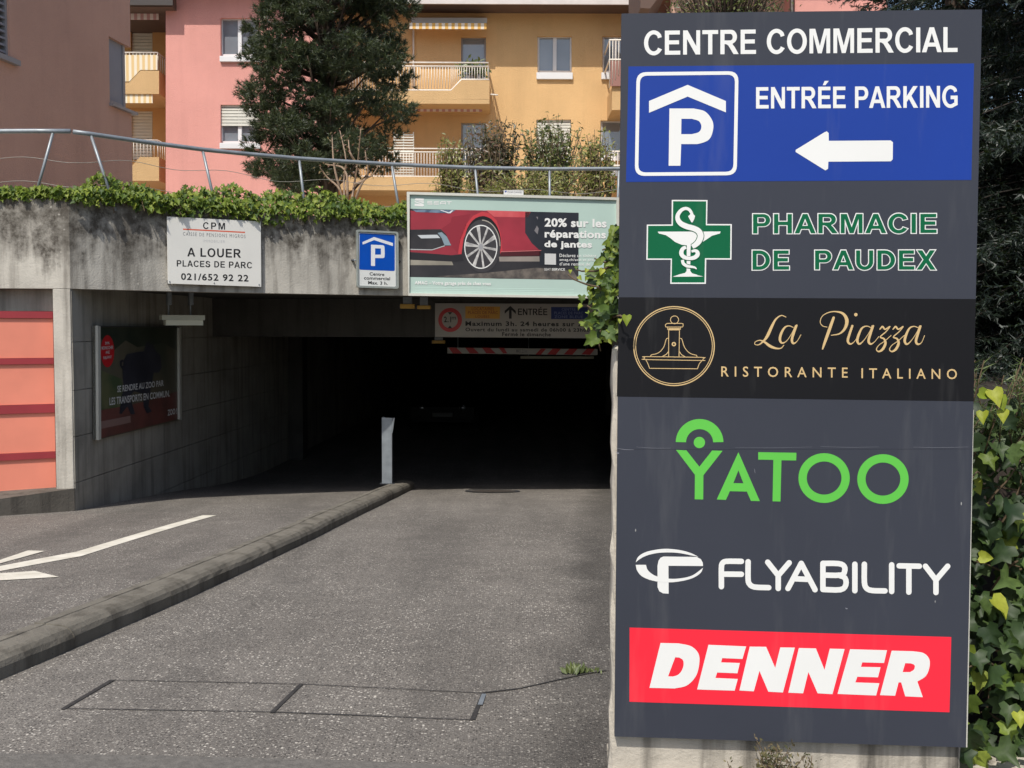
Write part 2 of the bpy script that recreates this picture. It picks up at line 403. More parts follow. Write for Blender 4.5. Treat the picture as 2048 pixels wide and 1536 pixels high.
# ------------------------------------------------------------------ bold block capitals drawn as outlines (cap height 1)
def _arc(cx, cy, rx, ry, a0, a1, n=14):
    return [(cx + rx * math.cos(math.radians(a0 + (a1 - a0) * i / n)), cy + ry * math.sin(math.radians(a0 + (a1 - a0) * i / n))) for i in range(n + 1)]
def glyph(ch, s=.205, h=.165):
    """advance, outlines"""
    if ch == 'E': return .90, [[(.08, 0), (.84, 0), (.84, h), (.08 + s, h), (.08 + s, .43), (.78, .43), (.78, .43 + h), (.08 + s, .43 + h), (.08 + s, 1 - h), (.82, 1 - h), (.82, 1), (.08, 1)]]
    if ch == 'F': return .84, [[(.08, 0), (.08 + s, 0), (.08 + s, .41), (.73, .41), (.73, .41 + h), (.08 + s, .41 + h), (.08 + s, 1 - h), (.80, 1 - h), (.80, 1), (.08, 1)]]
    if ch == 'L': return .82, [[(.08, 0), (.78, 0), (.78, h), (.08 + s, h), (.08 + s, 1), (.08, 1)]]
    if ch == 'T': return .84, [[(.42 - s / 2, 0), (.42 + s / 2, 0), (.42 + s / 2, 1 - h), (.81, 1 - h), (.81, 1), (.03, 1), (.03, 1 - h), (.42 - s / 2, 1 - h)]]
    if ch == 'I': return .37, [[(.085, 0), (.085 + s, 0), (.085 + s, 1), (.085, 1)]]
    if ch == 'H': return 1.0, [[(.08, 0), (.08 + s, 0), (.08 + s, .43), (.92 - s, .43), (.92 - s, 0), (.92, 0), (.92, 1), (.92 - s, 1), (.92 - s, .43 + h), (.08 + s, .43 + h), (.08 + s, 1), (.08, 1)]]
    if ch == 'N': return 1.0, [[(.08, 0), (.27, 0), (.27, .65), (.70, 0), (.92, 0), (.92, 1), (.73, 1), (.73, .34), (.30, 1), (.08, 1)]]
    if ch == 'M': return 1.18, [[(.08, 0), (.265, 0), (.265, .76), (.495, 0), (.685, 0), (.915, .76), (.915, 0), (1.10, 0), (1.10, 1), (.815, 1), (.59, .30), (.365, 1), (.08, 1)]]
    if ch == 'A': return .98, [[(.0, 0), (.22, 0), (.30, .225), (.68, .225), (.76, 0), (.98, 0), (.60, 1), (.38, 1)], [(.355, .385), (.49, .77), (.625, .385)]]
    if ch == 'X': return .93, [[(0, 0), (.25, 0), (.465, .345), (.68, 0), (.93, 0), (.595, .515), (.90, 1), (.655, 1), (.465, .69), (.275, 1), (.03, 1), (.335, .515)]]
    if ch == 'K': return 1.0, [[(.08, 0), (.285, 0), (.285, .27), (.42, .41), (.70, 0), (.97, 0), (.565, .555), (.945, 1), (.67, 1), (.285, .535), (.285, 1), (.08, 1)]]
    if ch == 'U': return 1.0, [[(.08, 1), (.08, .40)] + _arc(.50, .40, .42, .42, 180, 360) + [(.92, 1), (.92 - s, 1), (.92 - s, .40)] + _arc(.50, .40, .42 - s, .42 - h, 360, 180) + [(.08 + s, 1)]]
    if ch == 'D': return 1.0, [[(.08, 0), (.44, 0)] + _arc(.44, .5, .50, .5, -90, 90) + [(.08, 1)], [(.08 + s, h), (.43, h)] + _arc(.43, .5, .50 - s, .5 - h, -90, 90) + [(.08 + s, 1 - h)]]
    if ch == 'P': return .93, [[(.08, 0), (.285, 0), (.285, .37), (.56, .37)] + _arc(.56, .685, .32, .315, -90, 90) + [(.08, 1)], [(.285, .53), (.54, .53)] + _arc(.54, .685, .135, .155, -90, 90) + [(.285, .84)]]
    if ch == 'R': return 1.0, [[(.08, 0), (.285, 0), (.285, .415), (.36, .415), (.47, .36), (.73, 0), (.98, 0), (.79, .29), (.68, .405)] + _arc(.61, .715, .29, .285, -72, 90) + [(.08, 1)], [(.285, .565), (.57, .565)] + _arc(.57, .70, .12, .135, -90, 90) + [(.285, .84)]]
    if ch == 'B': return 1.0, [[(.08, 0), (.58, 0)] + _arc(.60, .285, .32, .285, -90, 70) + _arc(.57, .755, .29, .245, -50, 90) + [(.08, 1)], [(.285, .155), (.57, .155)] + _arc(.57, .30, .135, .135, -90, 90) + [(.285, .44)], [(.285, .59), (.54, .59)] + _arc(.54, .72, .12, .125, -90, 90) + [(.285, .845)]]
    if ch == 'O': return 1.08, [_arc(.54, .5, .49, .52, 0, 360, 36)[:-1], _arc(.54, .5, .49 - s, .52 - h, 0, 360, 36)[:-1]]
    if ch == 'C': return 1.0, [_arc(.53, .5, .48, .52, 42, 318, 30)[:-1] + [(.94, .22), (.74, .30)] + _arc(.53, .5, .48 - s, .52 - h, 312, 48, 24) + [(.735, .685), (.925, .735)]]
    if ch == 'G': return 1.08, [_arc(.55, .5, .50, .52, 42, 300, 30) + [(.98, .12), (.98, .55), (.56, .55), (.56, .385), (.78, .385), (.78, .225)] + _arc(.55, .5, .50 - s, .52 - h, 305, 48, 24) + [(.76, .70), (.945, .745)]]
    if ch == 'S':
        P = [(.84, .74), (.78, .88), (.48, 1.0), (.20, .93), (.10, .73), (.20, .53), (.55, .42), (.66, .28), (.47, .15), (.28, .2), (.25, .32), (.05, .30), (.12, .08), (.46, -.02), (.78, .06), (.88, .29), (.76, .50), (.42, .60), (.31, .71), (.45, .85), (.60, .82), (.645, .72)]
        return .93, [[tuple(p) for p in smooth_line(P, 4, True)]]
    if ch == 'É':
        a, o = glyph('E', s, h); return a, o + [[(.36, 1.07), (.52, 1.07), (.72, 1.27), (.47, 1.27)]]
    if ch == ' ': return .42, []
    if ch == '|': return .2, [[(.08, 0), (.12, 0), (.12, 1), (.08, 1)]]
    raise KeyError(ch)
def block_px(name, pl, s, quad, w, mat, parent, grow=0.0, track=0.0, slim=(.205, .165)):
    """bold capitals, one mesh per letter, fitted to the pixel quad TL, TR, BR, BL"""
    x = 0; L = []
    for ch in s:
        a, o = glyph(ch, *slim)
        if o: L.append((x, o))
        x += a + track
    A = [(x0 + p[0], p[1]) for x0, o in L for q in o for p in q]
    lo = (min(p[0] for p in A) - grow, min(p[1] for p in A) - grow); hi = (max(p[0] for p in A) + grow, max(p[1] for p in A) + grow)
    (a, b, c, d) = [np.array(q, float) for q in quad]
    for x0, o in L:
        V, P = curve_mesh(o, 0, 0)
        if grow:
            V, P = curve_mesh(o, 0, grow)
        out = []
        for v in V:
            tx = (v.x + x0 - lo[0]) / (hi[0] - lo[0]); ty = (v.y - lo[1]) / (hi[1] - lo[1])
            q = (d + (c - d) * tx) * (1 - ty) + (a + (b - a) * tx) * ty
            out.append(pl.at(q[0], q[1], w))
        mesh_obj(name, out, P, mat, parent)
M['steel'] = pm('galvanised_steel', C(136, 142, 146), 0.45, 0.18, 9, 0.35)
M['alu'] = pm('aluminium_frame', C(214, 212, 200), 0.35, 0.06, 5, 0.25)
M['darksteel'] = pm('dark_steel', C(70, 72, 76), 0.5, 0.2, 20, 0.4)
M['iron'] = pm('cast_iron', C(66, 60, 54), 0.7, 0.35, 25, 0.2, bump=0.4, bscale=90)
M['white'] = pm('white_print', C(226, 226, 222), 0.45, 0.02, 2)
def paint():
    t = NT('road_paint'); t.set(.75, 0, .3)
    c = t.ramp(t.noise(6, 4), [(.3, C(196, 190, 174)), (.7, C(226, 221, 207))])
    wear = t.ramp(t.noise(55, 4, .75), [(.60, 0.), (.70, .8)]); sel = t.ramp(t.noise(3.5, 3), [(.45, 0.), (.65, 1.)])
    t.base(t.mix(t.math('MULTIPLY', wear, sel), c, C(120, 114, 104))); t.bump(t.noise(120, 3), .3, .01); return t.m
M['whitepaint'] = paint()
M['black'] = pm('black_print', C(28, 28, 30), 0.5)
M['anth'] = None
def sign_mat(name, col, rough=0.5):
    t = NT(name); t.set(rough, 0, 0.22)
    c = t.ramp(t.noise(0.9, 4, 0.6), [(0.3, dk(col, 0.92)), (0.7, dk(col, 1.07))])
    d = t.noise(1.0, 4, 0.65, stretch=(9, 9, 1.2))
    c = t.mix(t.ramp(d, [(0.55, 0.0), (0.85, 0.16)]), c, (0.25, 0.25, 0.24, 1))
    v = t.n('TexVoronoi'); v.inputs['Scale'].default_value = 26
    mp = t.n('Mapping'); mp.inputs['Scale'].default_value = (1, 1, 0.35); t.l(t.pos(), mp.inputs[0]); t.l(mp.outputs[0], v.inputs['Vector'])
    ch = t.ramp(v.outputs['Distance'], [(0.035, 1.0), (0.06, 0.0)])
    cs = t.n('SeparateColor'); t.l(v.outputs['Color'], cs.inputs[0])
    c = t.mix(t.math('MULTIPLY', ch, t.ramp(cs.outputs[0], [(0.955, 0.0), (0.965, 0.55)])), c, (0.55, 0.55, 0.52, 1))
    t.base(c); t.bump(t.noise(220, 2), 0.05, 0.002)
    return t.m
M['anth'] = sign_mat('anthracite_film', C(57, 60, 69))
M['signblue'] = sign_mat('traffic_blue_film', C(26, 59, 144))
M['signblack'] = sign_mat('black_film', C(20, 20, 23))
M['signred'] = sign_mat('red_film', C(240, 44, 62))
M['signgreen'] = sign_mat('pharmacy_green_film', C(0, 94, 58))
M['lime'] = pm('lime_film', C(92, 188, 70), 0.45, 0.03, 3)
M['gold'] = pm('gold_film', C(206, 176, 124), 0.4, 0.05, 8)
M['cream'] = pm('white_film', C(226, 226, 222), 0.45, 0.02, 4)
M['scratch'] = pm('scratched_film', C(128, 130, 138), .6)
M['soil'] = pm('soil', C(42, 34, 27), 0.95, 0.3, 9, bump=0.6, bscale=30)

# ------------------------------------------------------------------ ground and road
GZ = -1.45
struct(mesh_obj('ground', [(-700, -700, GZ), (700, -700, GZ), (700, 700, GZ), (-700, 700, GZ)], [(0, 1, 2, 3)], M['soil']))
ys = [-30, -15, -6, 0] + [2 + 0.5 * i for i in range(44)] + [26, 32, 47]
xs = [-16, -9, -6, -5, -4, -3, -2, -1, 0, 1, 2, 3, 5, 11]
V = [(x, y, zroad(y)) for y in ys for x in xs]; nx = len(xs)
Fc = [(j * nx + i, j * nx + i + 1, (j + 1) * nx + i + 1, (j + 1) * nx + i) for j in range(len(ys) - 1) for i in range(nx - 1)]
road = struct(mesh_obj('road', V, Fc, M['asphalt'], None, True))
def road_poly(name, pts, h, mat, parent=road, sub=0.4):
    """flat marking on the road from a pixel outline; split so that it follows the slope"""
    P = [on_road(*p) for p in pts]
    bm = bmesh.new(); f = bm.faces.new([bm.verts.new(p) for p in P])
    bmesh.ops.triangulate(bm, faces=bm.faces[:])
    for y in np.arange(min(p.y for p in P), max(p.y for p in P), sub):
        bmesh.ops.bisect_plane(bm, geom=bm.verts[:] + bm.edges[:] + bm.faces[:], plane_co=(0, y, 0), plane_no=(0, 1, 0))
    for v in bm.verts: v.co.z = zroad(v.co.y) + h
    bmesh.ops.recalc_face_normals(bm, faces=bm.faces[:])
    if sum(f.normal.z for f in bm.faces) < 0: bmesh.ops.reverse_faces(bm, faces=bm.faces[:])
    me = bpy.data.meshes.new(name); bm.to_mesh(me); bm.free()
    return link(name, me, parent, mat)
arrow = thing('road_arrow', 'long white arrow painted on the exit lane left of the kerb', 'road marking', on_road(160, 1108))
road_poly('shaft', [(-170, 1168), (0, 1133), (154, 1104), (406, 1031), (433, 1031), (163, 1113), (0, 1143), (-170, 1180)], 0.004, M['whitepaint'], None)
road_poly('barb', [(-120, 1160), (0, 1121), (56, 1102), (90, 1103), (0, 1128), (-80, 1156)], 0.005, M['whitepaint'], None)
road_poly('barb', [(-120, 1172), (0, 1148), (70, 1143), (118, 1155), (0, 1162), (-110, 1180)], 0.005, M['whitepaint'], None)
for o in [o for o in COL.objects if o.name.startswith(('shaft', 'barb'))]:
    o.data.transform(Matrix.Translation(-arrow.location)); o.parent = arrow
M['seal'] = pm('bitumen_joint', (0.034, 0.031, 0.028, 1), 0.8, 0.4, 30)
def joint(pts, wpx, parent=road, name='joint_seal', mat=None, h=0.004):
    for (a, b) in zip(pts[:-1], pts[1:]):
        A, B = on_road(*a), on_road(*b); d = (B - A); d.z = 0; s = Vector((-d.y, d.x, 0)).normalized() * (wpx / 2)
        n = max(1, int(d.length / 0.25)); V = []
        for i in range(n + 1):
            p = A + (B - A) * (i / n); k = 1 + 0.5 * (rnd.random() - 0.5)
            for q in (p + s * k, p - s * k): V.append((q.x, q.y, zroad(q.y) + h))
        mesh_obj(name, V, [(2 * i, 2 * i + 1, 2 * i + 3, 2 * i + 2) for i in range(n)], mat or M['seal'], parent)
joint([(225, 1361), (601, 1369), (964, 1387)], 0.007)
joint([(125, 1418), (543, 1425), (945, 1441)], 0.008)
joint([(125, 1420), (225, 1361)], 0.020); joint([(543, 1427), (603, 1369)], 0.020); joint([(945, 1441), (966, 1388)], 0.018)
joint([(964, 1387), (1040, 1378), (1110, 1362), (1170, 1349), (1212, 1342)], 0.012, name='crack')
joint([(1018 - 58, 1412), (1026 - 58, 1390)], 0.02, name='metal_strip', mat=M['steel'], h=0.006)
road_poly('worn_patch', [(-60, 1507), (300, 1512), (700, 1522), (1000, 1536), (1010, 1560), (-60, 1560)], 0.003, pm('dark_asphalt', (0.128, 0.118, 0.104, 1), .9, .25, 30, bump=.5, bscale=100))

# manhole cover
mc = on_road(985, 983)
mh = thing('manhole_cover', 'round iron manhole cover in the lane at the garage entrance', 'manhole', (mc.x, mc.y, zroad(mc.y)))
sl = (zroad(mc.y + 0.4) - zroad(mc.y - 0.4)) / 0.8
def disc(name, r0, r1, h, mat, parent, n=32):
    V, Fc = [], []
    for r in (r0, r1):
        for k in range(n):
            a = 2 * math.pi * k / n; y = r * math.sin(a)
            V.append((mc.x + r * math.cos(a), mc.y + y, zroad(mc.y) + sl * y + h))
    if r0 == 0:
        V = V[n:]; Fc = [tuple(range(n))]
    else: Fc = [(k, (k + 1) % n, n + (k + 1) % n, n + k) for k in range(n)]
    return mesh_obj(name, V, Fc, mat, parent)
disc('frame_ring', 0.33, 0.385, 0.009, M['darksteel'], mh); disc('cover_plate', 0, 0.325, 0.006, M['iron'], mh)

# kerb between the lanes
KB = [(-140, 1428), (0, 1368), (112, 1320), (225, 1270), (347, 1216), (480, 1153), (560, 1114), (643, 1074), (726, 1031), (792, 998), (834, 977)]
KP = [on_road(*p) for p in KB]
kp = smooth_line([(p.x - .035, p.y) for p in KP], 12)
d_ = [0]
for a, b in zip(kp[:-1], kp[1:]): d_.append(d_[-1] + float(np.linalg.norm(b - a)))
def kerb_at(s):
    s = min(max(s, 0), d_[-1]); i = max(j for j in range(len(d_)) if d_[j] <= s); i = min(i, len(kp) - 2)
    t = (s - d_[i]) / (d_[i + 1] - d_[i]); p = kp[i] + (kp[i + 1] - kp[i]) * t
    e = kp[min(i + 2, len(kp) - 1)] - kp[max(i - 1, 0)]; e = e / np.linalg.norm(e)
    return p, e
kerb = thing('kerb', 'low weathered concrete kerb dividing the two garage lanes', 'kerb', (kp[20][0], kp[20][1], zroad(kp[20][1])))
SEC = [(0.0, -0.05), (0.0, 0.06), (-0.012, 0.085), (-0.034, 0.106), (-0.062, 0.116), (-0.155, 0.122), (-0.162, 0.108), (-0.170, 0.122), (-0.225, 0.122), (-0.24, 0.1), (-0.24, -0.05)]
s0 = 0.0
while s0 < d_[-1] - 0.1:
    L_ = min(1.0 + 0.1 * rnd.random(), d_[-1] - s0); V = []; n = 9; m = len(SEC)
    jx = 0.008 * (rnd.random() - 0.5); jz = 0.008 * (rnd.random() - 0.5)
    for i in range(n + 1):
        p, e = kerb_at(s0 + 0.001 + (L_ - 0.002) * i / n); nrm = np.array((e[1], -e[0]))
        for (a, h) in SEC:
            q = p + nrm * (a + jx + 0.004 * (rnd.random() - 0.5)); V.append((q[0], q[1], zroad(q[1]) + h + jz + (0.004 * (rnd.random() - 0.5))))
    Fc = [(i * m + k, i * m + k + 1, (i + 1) * m + k + 1, (i + 1) * m + k) for i in range(n) for k in range(m - 1)]
    Fc += [tuple(range(m)), tuple(range((n + 1) * m - 1, n * m - 1, -1))]
    mesh_obj('kerb_stone', V, Fc, M['kerb'], kerb)
    s0 += L_
# broken barrier post
pb = on_road(774, 985); pz = zroad(pb.y) + 0.118
post = thing('barrier_post', 'short galvanised steel post with a torn bent top standing on the kerb', 'post', (pb.x, pb.y, pz))
pw = 20.0 / F * pb.y; ph = 134.0 / F * pb.y
x0, x1 = pb.x - pw / 2, pb.x + pw / 2; yb = pb.y
def shell(name, P, thick, mat, parent):
    """folded sheet: list of vertical strips (x, y, z0, z1)"""
    V, Fc = [], []
    for (x, y, a, b) in P: V += [(x, y, a), (x, y, b)]
    n = len(P); Fc = [(2 * i, 2 * i + 2, 2 * i + 3, 2 * i + 1) for i in range(n - 1)]
    o = mesh_obj(name, V, Fc, mat, parent); m = o.modifiers.new('s', 'SOLIDIFY'); m.thickness = thick
    return o
shell('post_profile', [(x0 + .03, yb + .1, pz, pz + ph), (x0, yb + .1, pz, pz + ph), (x0, yb, pz, pz + ph * 1.0), (x1, yb, pz, pz + ph * 0.995), (x1, yb + .1, pz, pz + ph * 0.9), (x1 - .03, yb + .1, pz, pz + ph * .9)], 0.004, M['steel'], post)
mesh_obj('torn_flap', [(x1, yb - .002, pz + ph * .76), (x1 + .012, yb - .03, pz + ph * .77), (x1 + .030, yb - .03, pz + ph * .90), (x1 + .042, yb - .035, pz + ph * 1.0), (x1, yb - .002, pz + ph * .995)], [(0, 1, 2, 3, 4)], M['steel'], post)
obox('base_plate', Plane((x0, yb, pz), (x1, yb, pz)), -.03, pw + .03, 0, .008, -.13, .03, M['darksteel'], post)

# ------------------------------------------------------------------ parking garage
BZ0, BZ1 = 1.97, 2.92
garage = thing('parking_garage', 'concrete underground garage entrance with a weathered curved parapet beam', 'garage', (-1.5, 13, zroad(13)))
def plan(px, Y): return at(px, 600, Y).x, Y
cor = plan(141, 11.5)
FP = [cor, plan(260, 11.95), plan(380, 12.4), plan(500, 12.8), plan(620, 13.15), plan(715, 13.45), plan(815, 13.72), plan(950, 13.95), plan(1100, 14.1), plan(1236, 14.18)]
fp = [tuple(p) for p in smooth_line(FP, 5)] + [(3.0, 14.25), (6, 14.3)]
path = [(-10, 11.5), (-7, 11.5)] + fp
def wall_strip(name, path, z0, z1, th, mat, parent, zn=4):
    V, Fc = [], []; n = len(path); P = [np.array(p, float) for p in path]
    zs = [z0 + (z1 - z0) * k / zn for k in range(zn + 1)]
    prof = [(0, z) for z in zs] + [(th, z1), (th, z0)]; m = len(prof)
    for i in range(n):
        t = P[min(i + 1, n - 1)] - P[max(0, i - 1)]; t /= np.linalg.norm(t); nn = np.array((-t[1], t[0]))
        for (o, z) in prof: V.append((P[i][0] + nn[0] * o, P[i][1] + nn[1] * o, z))
    for i in range(n - 1):
        for k in range(m):
            k2 = (k + 1) % m; Fc.append((i * m + k, (i + 1) * m + k, (i + 1) * m + k2, i * m + k2))
    Fc += [tuple(range(m)), tuple(range(n * m - 1, (n - 1) * m - 1, -1))]
    return mesh_obj(name, V, Fc, mat, parent)
wall_strip('parapet_beam', path, BZ0, BZ1, 0.28, M['conc_face'], garage)
PX0 = at(107, 700, 11.5).x
box('pilaster', PX0, cor[0] - 0.002, 11.502, 11.92, -0.19, BZ0 - 0.001, M['conc_face'], garage, 0.012)
# recess over the red door
box('door_header', -10, PX0 - .001, 11.68, 12.0, at(50, 622, 11.68).z, BZ0 - .002, M['conc_in'], garage)
# plinth in front of the door
V = [(cor[0] + .004, 11.50, -.175), (-5.40, 10.80, -.21), (-7.4, 8.2, -.26), (-10, 8.2, -.26), (-10, 12, -.2), (cor[0] + .004, 12, -.175)]
V += [(x, y, -1.3) for (x, y, z) in V]
mesh_obj('plinth', V, [(0, 5, 4, 3, 2, 1)] + [(i, (i + 1) % 6, 6 + (i + 1) % 6, 6 + i) for i in range(6)], M['plinth'], garage)
# red sectional door
M['door'] = pm('salmon_door', C(228, 138, 114), 0.5, 0.10, 1.4); M['rib'] = pm('red_rib', C(152, 52, 58), 0.45, 0.08, 3)
dpl = Plane((-5.6, 11.30, 0), (PX0, 11.66, 0))
door = mesh_obj('sectional_door', [dpl.pt(u, v, -.06) for u, v in ((-4, -.25), (.9, -.25), (.9, dpl.px(60, 623)[1]), (-4, dpl.px(60, 623)[1]))], [(0, 1, 2, 3)], M['rib'], garage)
def vz(y): return dpl.px(60, y)[1]
ue = dpl.px(109, 800)[0]
for (a, b) in ((637, 716), (729, 809), (827, 905), (919, 1004)):
    obox('door_panel', dpl, -4, ue, vz(b), vz(a), -.05, -.01, M['door'], door)
for (a, b) in ((622, 637), (716, 729), (809, 827), (905, 919)):
    obox('door_rib', dpl, -4, ue - .001, vz(b) + .003, vz(a) - .003, -.05, .012, M['rib'], door)
# side wall made of formwork panels
wd = Vector((0.035, 1, 0)).normalized()
WPL = Plane((cor[0] + .018, 11.92, 0), (cor[0] + .018 + wd.x * 10, 11.92 + wd.y * 10, 0))   # faces right
obox('side_wall', WPL, .0, 34, -1.4, 2.2, -.14, -.02, M['conc_in'], garage)
rows = [-1.3, -.62, -.12, .38, .88, 1.40, BZ0 + .03]
for r in range(6):
    u = -.405 if r % 2 else -.405
    while u < 9:
        ln = rnd.choice((1.2, 1.5, 0.9, 2.0)); obox('formwork_panel', WPL, u + .003, u + ln - .003, rows[r] + .004, rows[r + 1] - .004, -.03, .0005 + .004 * rnd.random(), M['conc_in'], garage); u += ln
# roof slab, lintel, deep interior
rp = [(p[0], p[1] + .2) for p in path]
rp2 = rp + [(11, 14.5), (11, 46), (-10.2, 46)]
def prism(name, P, z0, z1, mat, parent):
    n = len(P); V = [(x, y, z0) for x, y in P] + [(x, y, z1) for x, y in P]
    return mesh_obj(name, V, [tuple(range(n - 1, -1, -1)), tuple(range(n, 2 * n))] + [(i, (i + 1) % n, n + (i + 1) % n, n + i) for i in range(n)], mat, parent)
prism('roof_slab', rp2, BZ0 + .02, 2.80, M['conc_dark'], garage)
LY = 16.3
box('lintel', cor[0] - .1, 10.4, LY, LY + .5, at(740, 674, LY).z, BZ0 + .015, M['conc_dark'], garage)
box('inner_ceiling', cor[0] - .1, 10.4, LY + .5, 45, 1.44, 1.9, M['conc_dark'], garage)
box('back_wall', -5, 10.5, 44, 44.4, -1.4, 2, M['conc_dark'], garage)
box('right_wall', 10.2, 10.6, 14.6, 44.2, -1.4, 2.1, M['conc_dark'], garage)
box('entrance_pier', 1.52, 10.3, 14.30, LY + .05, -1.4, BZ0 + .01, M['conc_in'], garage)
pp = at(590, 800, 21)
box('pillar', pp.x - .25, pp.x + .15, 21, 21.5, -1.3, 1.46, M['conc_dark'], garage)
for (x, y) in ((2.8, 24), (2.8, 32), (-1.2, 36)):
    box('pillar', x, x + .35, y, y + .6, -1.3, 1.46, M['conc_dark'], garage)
garden = struct(prism('garden_ground', [(p[0], p[1] + .30) for p in path] + [(40, 14.6), (40, 90), (-40, 90), (-40, 11.8)], 2.803, 2.86, pm('terrace_bounce_pale', C(176, 166, 148), .9, .2, 12, bump=.5, bscale=60), None))  # unseen terrace top, coloured pale to bounce sunlight onto the shaded mauve wall

# fluorescent lamp over the poster, cable trays
M['lampbody'] = pm('lamp_plastic', C(196, 196, 178), 0.4, 0.05, 6)
lp = at(368, 640, 13.2)
lamp = thing('strip_lamp', 'pale unlit strip lamp hung below the ceiling beside the poster', 'lamp', (lp.x, lp.y, lp.z))
la, lb = at(324, 640, 13.1), at(410, 643, 13.4)
lpl = Plane((la.x, la.y, lp.z), (lb.x, lb.y, lp.z)); ll = (Vector((lb.x, lb.y, 0)) - Vector((la.x, la.y, 0))).length
obox('lamp_body', lpl, 0, ll, .0, .06, -.12, .0, M['lampbody'], lamp)
obox('diffuser', lpl, .05, ll - .02, -.065, -.002, -.11, -.01, pm('lamp_diffuser', C(225, 225, 205), .3), lamp)
for u in (.1, ll - .16):
    a = lpl.pt(u, .06, -.06); tube('hanger', [a, Vector((a.x, a.y, BZ0 + .02))], .012, M['steel'], lamp)
    obox('hanger_cap', lpl, u - .02, u + .03, BZ0 - lp.z - .14, BZ0 - lp.z + .015, -.09, -.03, M['steel'], lamp)
M['yellowlamp'] = pm('yellowed_plastic', C(214, 170, 74), 0.4, 0.1, 10)
for (x0_, x1_, y0_, y1_, Y, lab) in ((800, 829, 608, 617, 15.2, 'yellow plastic ceiling lamp beside a second one at the garage mouth'), (834, 861, 611, 618, 15.2, 'yellow plastic ceiling lamp nearest the white height limit board'), (864, 890, 681, 687, 18, 'small yellow lamp hanging below the lintel by the striped bar')):
    a, b = at(x0_, y1_, Y), at(x1_, y0_, Y); ceil = BZ0 + .02 if Y < 16 else 1.44
    t = thing('ceiling_lamp', lab, 'lamp', ((a.x + b.x) / 2, Y, b.z), 'ceiling lamps at the garage mouth')
    box('lamp_cover', a.x, b.x, Y, Y + .12, a.z, b.z, M['yellowlamp'], t, .008)
    box('mount', a.x + .04, b.x - .04, Y + .03, Y + .09, b.z + .0005, ceil + .002, M['steel'], t)
    box('end_cap', a.x - .012, a.x, Y - .004, Y + .124, a.z - .004, b.z + .004, M['darksteel'], t)
# ------------------------------------------------------------------ sign pier (low wall) and the main directory sign
SP = Plane((0.358, 3.628, 0), (1.527, 3.554, 0))
SL, SR = [(1243, 27), (1229, 1473)], [(1964, 19), (1932, 1495)]
uL = SP.px(1222, 1300)[0]; uR = SP.px(1936, 1300)[0]
pier = thing('sign_wall', 'low weathered concrete wall end carrying the tall directory sign', 'wall', SP.pt((uL + uR) / 2, 0, -.15))
PT = 1.53
def rough_block(name, pl, u0, u1, v0, v1, w0, w1, mat, parent, n=26, amp=0.006):
    bm = bmesh.new(); off = root_loc(parent); r = random.Random(3)
    nu = 10
    bmesh.ops.create_cube(bm, size=1)
    for v in bm.verts: v.co = Vector((u0 + (v.co.x + .5) * (u1 - u0), v0 + (v.co.y + .5) * (v1 - v0), w0 + (v.co.z + .5) * (w1 - w0)))
    bmesh.ops.bevel(bm, geom=bm.edges[:], offset=.012, segments=1, affect='EDGES')
    for k in range(1, n): bmesh.ops.bisect_plane(bm, geom=bm.verts[:] + bm.edges[:] + bm.faces[:], plane_co=(0, v0 + (v1 - v0) * k / n, 0), plane_no=(0, 1, 0))
    for k in range(1, nu): bmesh.ops.bisect_plane(bm, geom=bm.verts[:] + bm.edges[:] + bm.faces[:], plane_co=(u0 + (u1 - u0) * k / nu, 0, 0), plane_no=(1, 0, 0))
    for v in bm.verts:
        v.co += Vector((r.uniform(-amp, amp), 0, r.uniform(-amp, amp) * .5)); v.co = pl.pt(*v.co) - off
    me = bpy.data.meshes.new(name); bm.to_mesh(me); bm.free(); return link(name, me, parent, mat)
rough_block('wall_core', SP, uL, uR, -.3, PT, -.26, -.034, M['conc_pier'], pier)
obox('base_course', SP, uL - .004, uR + .8, -.3, .055, -.27, -.004, M['conc_pier'], pier)

sign = thing('directory_sign', 'tall anthracite directory sign board with shop names and a blue parking entrance panel', 'sign', SP.pt((uL + uR) / 2, .2, 0))
# the board itself, two sheets butted at a visible seam
seamL, seamR = (1234.6, 899), (1945, 898)
shape_px('upper_sheet', SP, [[(1243, 27), (1964, 19), seamR, seamL]], -.028, 0, M['anth'], sign)
shape_px('lower_sheet', SP, [[(seamL[0], seamL[1] + .35), (seamR[0], seamR[1] + .35), (1932, 1495), (1229, 1473)]], -.028, 0, M['anth'], sign)
shape_px('edge_trim', SP, [[(1945.5, 820), (1948, 820), (1935, 1495), (1932.5, 1495)]], -.026, -.002, M['alu'], sign)
for u in (uL + .15, uR - .15): obox('brace_post', SP, u, u + .06, -.1, 2.5, -.37 if False else -.09 + .0, -.029, M['darksteel'], sign) if False else None
for u in (uL + .2, uR - .26): obox('rear_bracket', SP, u, u + .06, 1.2, 2.55, -.40, -.32 if False else -.345, M['darksteel'], sign)
for u in (uL + .2, uR - .26):
    for v in (1.75, 2.5): obox('stay', SP, u + .01, u + .05, v, v + .05, -.3449, -.0285, M['darksteel'], sign)
W1, W2, W3, W4 = .0006, .0012, .0018, .0024
def seg(name, polys, w, mat): return flat_px(name, SP, polys, w, mat, sign)
c1 = lambda x, y: (1220 + x / 2.4734, y / 2.4734)
c2 = lambda x, y: (1220 + x / 2.4734, 370 + y / 2.4734)
c3 = lambda x, y: (1220 + x / 2.4734, 800 + y / 2.4734)
c4 = lambda x, y: (1220 + x / 2.4734, 1200 + y / 2.4734)
c5 = lambda x, y: (1140 + x / 5.689, 560 + y / 5.689)
c6 = lambda x, y: (1280 + x / 7.682, 380 + y / 7.682)
c7 = lambda x, y: (1440 + x / 4.096, 600 + y / 4.096)
mp = lambda f, L: [f(*p) for p in L]
def bez(pts, n=6): return [tuple(p) for p in smooth_line(pts, n)]
